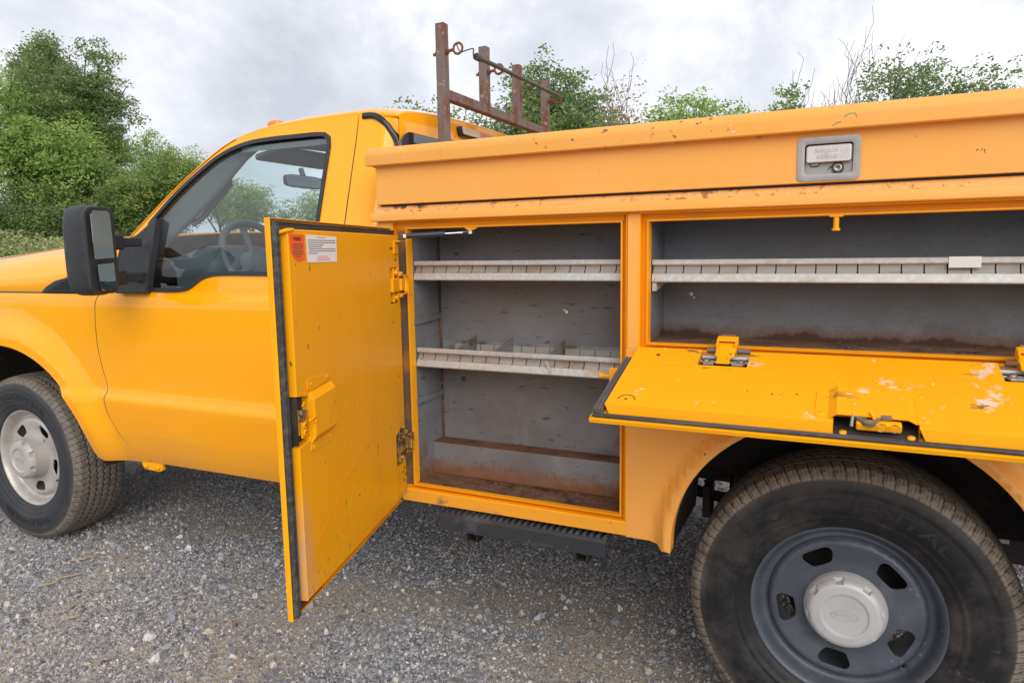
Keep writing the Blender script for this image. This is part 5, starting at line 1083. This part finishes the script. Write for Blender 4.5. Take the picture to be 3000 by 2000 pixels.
# ------------------------------------------------------------------ WHEELS
def tyre_mesh():
    R = .405; nth = 840
    half = [(.236, .104), (.243, .110), (.249, .1125), (.255, .1145), (.262, .1165), (.2635, .1185), (.267, .1198), (.271, .1222), (.273, .1215), (.278, .1245), (.285, .1275), (.295, .1300), (.305, .1315), (.315, .1320), (.325, .1320), (.332, .1315), (.334, .1302), (.337, .1308), (.340, .1305), (.343, .1315), (.347, .1300), (.352, .1295), (.360, .127), (.366, .1255)]
    sh_ = [(.372, .1245), (.378, .122), (.384, .1185), (.3885, .114), (.3915, .110)]
    tr = [(.3925+.0125*math.sqrt(max(0, 1-(a/.113)**2)), a) for a in np.arange(.106, -.1061, -.0035)]
    prof = half+sh_+tr+[(r, -a) for r, a in sh_[::-1]]+[(r, -a) for r, a in half[::-1][::2]]
    pr = np.array(prof); n = len(pr); th = np.arange(nth)*2*math.pi/nth
    r = np.tile(pr[:, 0], (nth, 1)); a = np.tile(pr[:, 1], (nth, 1)); T_ = np.tile(th[:, None], (1, n))
    K = 86; ph = T_*K/(2*math.pi)
    def tri(x): return 2*np.abs(x-np.floor(x+.5))*2-1
    groove = np.zeros(r.shape, bool)
    for a0, w0, am, kk, sh0 in ((0.0, .0032, .005, 1, 0), (.032, .0034, .005, 1, .5), (-.032, .0034, .005, 1, .5), (.066, .0036, .0045, 1, 0), (-.066, .0036, .0045, 1, 0)):
        groove = groove | (np.abs(a-(a0+am*tri(ph*kk+sh0))) < w0)
    f = lambda x: np.abs(x-np.round(x))
    inner = np.abs(a) < .066
    lat = (f(ph+a*9+.12*np.sign(a)) < .04) & inner
    sho = (f(ph*1+np.sign(a)*.25+np.abs(a)*7) < .05) & (np.abs(a) > .066) & (r > .3705)
    sipe = (f(ph*3+np.abs(a)*16) < .11) & (np.abs(a) > .078) & (r > .375)
    lug = (f(ph*2+np.abs(a)*10) < .26) & (r > .350) & (r <= .373) & (np.abs(a) > .118)
    dep = np.where(groove | sho, .0045, np.where(lat, .003, np.where(sipe, .002, 0)))
    dep = np.where(lug, -.0018, dep); tread = r > .3705
    r2 = r-np.where(tread | (dep < 0), dep*(np.where(r > .39, 1, .5)), 0)
    dust = np.where(tread, np.where((groove > 0) | sho, .12, np.where(lat | sipe, .35, 1.0)), np.clip((r-.345)/.03, 0, 1)*.35*(.4+.6*(np.sin(T_*9)+1)/2))
    a = a-np.sign(a)*np.where((r < .36) & (r > .25) & (np.abs(np.sin(r*520)) < .25), .0012, 0)*(np.abs(a) > .1)
    V = np.stack([r2*np.cos(T_), -a, r2*np.sin(T_)], -1).reshape(-1, 3)
    i = np.arange(nth)[:, None]; j = np.arange(n-1)[None]; i2 = (i+1) % nth
    Fq = np.stack([i*n+j, i*n+j+1, i2*n+j+1, i2*n+j], -1).reshape(-1, 4)
    me = bpy.data.meshes.new('tyre'); me.vertices.add(len(V)); me.vertices.foreach_set('co', V.ravel()); me.loops.add(Fq.size); me.loops.foreach_set('vertex_index', Fq.ravel().astype(np.int32)); me.polygons.add(len(Fq)); me.polygons.foreach_set('loop_start', np.arange(0, Fq.size, 4, dtype=np.int32)); me.update()
    at = me.attributes.new('dust', 'FLOAT', 'POINT'); at.data.foreach_set('value', dust.ravel().astype(np.float32)); me.materials.append(M['tyre']); me.polygons.foreach_set('use_smooth', [True]*len(Fq)); me.update(); return me
TYM = tyre_mesh()
TYM2 = TYM.copy(); M['tyre2'] = M['tyre'].copy(); M['tyre2'].name = 'grey_dusty_tyre_rubber'; TYM2.materials[0] = M['tyre2']
for n_ in M['tyre2'].node_tree.nodes:
    if n_.type == 'RGB': n_.outputs[0].default_value = (.030, .033, .040, 1)
_rr = np.linspace(.08, .21, 521); _ra = np.interp(_rr, [.09, .105, .13, .165, .180, .188, .194, .2], [.068, .067, .066, .072, .074, .070, .058, .046]); _kk = np.exp(-.5*(np.arange(-20, 21)/9.)**2); _kk /= _kk.sum(); _ra = np.convolve(np.pad(_ra, 20, mode='edge'), _kk, 'valid')
def rimdisc(r):
    return np.interp(r, _rr, _ra)
def wheel(x, ytyre, side, rimmat, capmat, proud, rot, letters, ztilt=0):
    root = bpy.data.objects.new('wheel', None); COL.objects.link(root); root.parent = T
    Mx = Matrix.Translation((x, ytyre, .405)) @ (Matrix.Rotation(math.pi, 4, 'Z') if side else Matrix.Identity(4)) @ Matrix.Rotation(-math.radians(rot), 4, 'Y')
    root.matrix_local = Mx
    o = bpy.data.objects.new('tyre', TYM2 if proud else TYM); COL.objects.link(o); o.parent = root
    b = MB(); b.lathe([(.2355, .090), (.2385, .0965), (.2375, .1005), (.234, .1015), (.229, .0985), (.224, .092), (.2195, .080), (.2155, .066), (.212, .058), (.206, .054), (.199, .053), (.194, .057), (.194, .02), (.194, -.09), (.236, -.10)], (0, 0, 0), 96); b.build('rim', rimmat, root)
    slots = []
    for k in range(5):
        q = math.radians(46+72*k-0); e = []
        for (u, w_) in [(-.041, .003), (-.035, .017), (-.020, .021), (.020, .021), (.035, .017), (.041, .003), (.030, -.019), (.019, -.026), (-.019, -.026), (-.030, -.019)]:
            e.append(((.150+w_)*math.cos(q)-u*math.sin(q), (.150+w_)*math.sin(q)+u*math.cos(q)))
        slots.append([tuple(p) for p in catmull(e, 2, True)])
    outer = [(.194*math.cos(t), .194*math.sin(t)) for t in np.linspace(0, 2*math.pi, 73)[:-1]]
    panel('wheel_disc', outer, slots, lambda xx, zz: -rimdisc(np.hypot(xx, zz)), rimmat, root, step=.012, ret=.006)
    b = MB(); b.lathe([(.0, -.02), (.15, -.02), (.16, -.07)], (0, 0, 0), 32); b.build('brake_drum', M['dark'], root)
    if proud: cp = [(.103, .066), (.102, .08), (.099, .108), (.097, .128), (.090, .140), (.080, .146), (.060, .149), (.057, .148), (.055, .1445), (.052, .142), (.0, .143)]; cz = .14; cr_ = .100; fz = .1437
    else: cp = [(.1025, .064), (.102, .074), (.100, .084), (.092, .101), (.086, .108), (.078, .1115), (.060, .1135), (.0565, .1125), (.0545, .1095), (.052, .1092), (.0, .1098)]; cz = .0925; cr_ = .0985; fz = .1105
    rp = [p[0] for p in cp]; ap = [p[1] for p in cp]; fine = []
    for (r0_, a0_), (r1_, a1_) in zip(cp[:-1], cp[1:]):
        k_ = max(1, int(math.hypot(r1_-r0_, a1_-a0_)/.002)) if r0_ > .075 else 1
        fine += [(r0_+(r1_-r0_)*q/k_, a0_+(a1_-a0_)*q/k_) for q in range(k_)]
    fine.append(cp[-1]); SG = 240; vs = []; lim, rin = ((.0925, .0845) if not proud else (.126, .082))
    for k in range(SG):
        q = 2*math.pi*k/SG; dq = ((q/(2*math.pi/8)-.25) % 1); dq = min(dq, 1-dq)*2*math.pi/8
        for r, a_ in fine:
            hw = .0085+(r-rin)*.30
            if r > rin and dq*r < hw and a_ > lim: a_ = lim-(r-rin)*.25
            vs.append((r*math.cos(q), -a_, r*math.sin(q)))
    nf_ = len(fine); b = MB(); b.add(vs, [(k*nf_+i_, k*nf_+i_+1, ((k+1) % SG)*nf_+i_+1, ((k+1) % SG)*nf_+i_) for k in range(SG) for i_ in range(nf_-1)], True); cap = b.build('hub_cap', capmat, root, auto=38)
    b = MB(); b.tube([(.032*math.cos(t), -fz, .0135*math.sin(t)) for t in np.linspace(0, 2*math.pi, 41)], .0008, seg=5, caps=False); vs, fs = textmesh('Ford', .024, .0004, shear=.4); b.add([(v.x*.98, -fz-.0002-v.z, v.y*.9) for v in vs], fs)
    b.build('cap_emblem', capmat, cap, M=Matrix.Rotation(math.radians(180+(-4)+rot-(rot if not letters else 0)), 4, 'Y') if True else None)
    b = MB(); q = math.radians(-42); b.tube([(.200*math.cos(q), -.056, .200*math.sin(q)), (.196*math.cos(q), -.078, .196*math.sin(q)), (.192*math.cos(q), -.086, .192*math.sin(q))], [.0065, .005, .0045], seg=8); b.build('valve_stem', M['rubber'], root)
    if letters:
        for word, mid, R_, size in letters:
            b = MB()
            vs, fs = textmesh(word, size, .0009, bold=.0012); nv = []
            for v in vs:
                rr = R_+v.y; aa = math.radians(mid)-v.x*1.7/R_; ya = np.interp(rr, [.262, .285, .305, .325, .345], [.1168, .1278, .1318, .1322, .1308]); nv.append((rr*math.cos(aa), -ya-.0006-v.z, rr*math.sin(aa)))
            b.add(nv, fs); b.build('sidewall_lettering', M['lettering'], root)
    return root
wheel(.041, .153, 0, M['rimgrey'], M['cap'], False, 0, [('CONTINENTAL', 92, .306, .044), ('CONTINENTAL', 272, .306, .044)])
wheel(-3.525, .192, 0, M['rimsilver'], M['capdust'], True, 12, [('GOODYEAR', 70, .308, .038), ('WRANGLER', 255, .308, .038)])
wheel(.041, 2*CY-.153, 1, M['rimgrey'], M['cap'], False, 20, None)
wheel(-3.53, 2*CY-.20, 1, M['rimsilver'], M['capdust'], True, 40, None)
# wheel wells and chassis
def well(cx, rx, zc, rh, y0, y1, mt, name):
    b = MB(); pts = [(cx+rx*math.cos(math.radians(a)), zc+rh*math.sin(math.radians(a))) for a in range(0, 181, 10)]; n = len(pts)
    vs = [(x, y0, z) for x, z in pts]+[(x, y1, z) for x, z in pts]
    b.add(vs, [(i, i+1, n+i+1, n+i) for i in range(n-1)], True); return b.build(name, mt, T)
well(AX, .60, .45, .56, .05, .55, M['dark'], 'wheel_well'); well(WXC+.02, .47, .50, .50, .03, .45, M['dark'], 'wheel_well')
b = MB(); b.box(.12, .56, .455, .458, .52, 1.0); b.box(-.44, .12, .455, .458, .64, 1.0); b.build('inner_wheel_panel', M['dark'], T)
b = MB(); b.add([(AX-.62, .55, .62), (AX+.62, .55, .62), (AX+.62, .55, 1.05), (AX-.62, .55, 1.05)], [(0, 1, 2, 3)]); b.build('inner_fender', M['dark'], T)
for yy_ in (.56, 1.46):
    b = MB(); b.extr([(yy_, .60), (yy_+.07, .60), (yy_+.07, .80), (yy_, .80)], -4.2, 1.35); b.build('frame_rail', M['dark'], T, bevel=.005)
    for k in range(4):
        b = MB(); L_ = .72-.12*k
        pts = [(.041+L_*t, .0, .505-.012*k-.0+.055*t*t*(1 if k < 3 else .6)) for t in np.linspace(-1, 1, 11)]
        vs = [(x, yy_-.09, z-.0045) for x, _, z in pts]+[(x, yy_-.02, z-.0045) for x, _, z in pts]+[(x, yy_-.09, z+.0045) for x, _, z in pts]+[(x, yy_-.02, z+.0045) for x, _, z in pts]
        n = len(pts); b.add(vs, [(i, i+1, n+i+1, n+i) for i in range(n-1)]+[(2*n+i, 2*n+i+1, 3*n+i+1, 3*n+i) for i in range(n-1)]+[(i, i+1, 2*n+i+1, 2*n+i) for i in range(n-1)]+[(n+i, n+i+1, 3*n+i+1, 3*n+i) for i in range(n-1)]+[(0, n, 3*n, 2*n), (n-1, 2*n-1, 4*n-1, 3*n-1)])
        b.build('leaf_spring', mat('rusty_spring', (.07, .05, .035), .8) if k == 0 and yy_ < 1 else M['dark'], T)
b = MB(); b.box(-.40, -.375, yy_-.10-.9, yy_-.01-.9, .455, .56); b.tube([(-.40, .50, .565), (-.33, .50, .60), (-.31, .50, .60), (-.31, .5, .54)], .008, seg=6); b.build('spring_clamp', M['dark'], T)
b = MB(); b.tube([(.041, .25, .405), (.041, 1.85, .405)], .055, seg=14); b.tube([(.041, .90, .41), (.041, 1.20, .41)], [.16, .16], seg=14); b.build('rear_axle', M['dark'], T)
b = MB(); b.tube([(-3.53, .3, .405), (-3.53, 1.8, .405)], .05, seg=12); b.build('front_axle', M['dark'], T)
b = MB(); b.tube([(-3.0, 1.05, .55), (.041, 1.05, .42)], .045, seg=12); b.build('drive_shaft', M['dark'], T)
b = MB(); b.box(-2.2, -1.45, .62, 1.1, .45, .70); b.build('fuel_tank', M['dark'], T, bevel=.03)
bx_ = MB(); bx_.box(.36, .75, .50, .62, .43, .552); bx_ = bx_.build('tool_box', mat('grey_black_plastic', (.035, .033, .033), .6), T, bevel=.008)
b = MB(); b.box(.421, .470, .4965, .4985, .492, .510); b.build('box_label', M['white'], bx_)
b = MB(); b.box(-1.36, X1, .352, 2*CY-.352, .93, .95); b.box(-1.37, -1.362, .352, 2*CY-.352, .95, 1.15); b.build('bed_floor', M['faded'], T)
b = MB(); b.box(X1-.02, X1, .352, 2*CY-.352, .95, 1.30); b.build('tailgate', M['faded'], T, bevel=.005)
b = MB(); b.box(-1.36, X1, 2*CY-.352, 2*CY-.345, .95, 1.68); b.box(-1.36, X1, 2*CY-.352, 2*CY, 1.672, 1.69); b.box(-1.36, -1.35, 2*CY-.345, 2*CY, .56, 1.672); b.box(X1-.01, X1, 2*CY-.345, 2*CY, .56, 1.672)
b.box(-1.35, -.42, 2*CY-.008, 2*CY, .56, 1.672); b.box(-.42, .50, 2*CY-.008, 2*CY, .96, 1.672); b.box(.50, X1-.01, 2*CY-.008, 2*CY, .56, 1.672); b.build('far_side_pack', M['faded'], T, bevel=.004)
b = MB(); b.box(-1.34, X1-.02, .353, .40, .94, .9485); b.build('bed_side_angle', M['dark'], T)
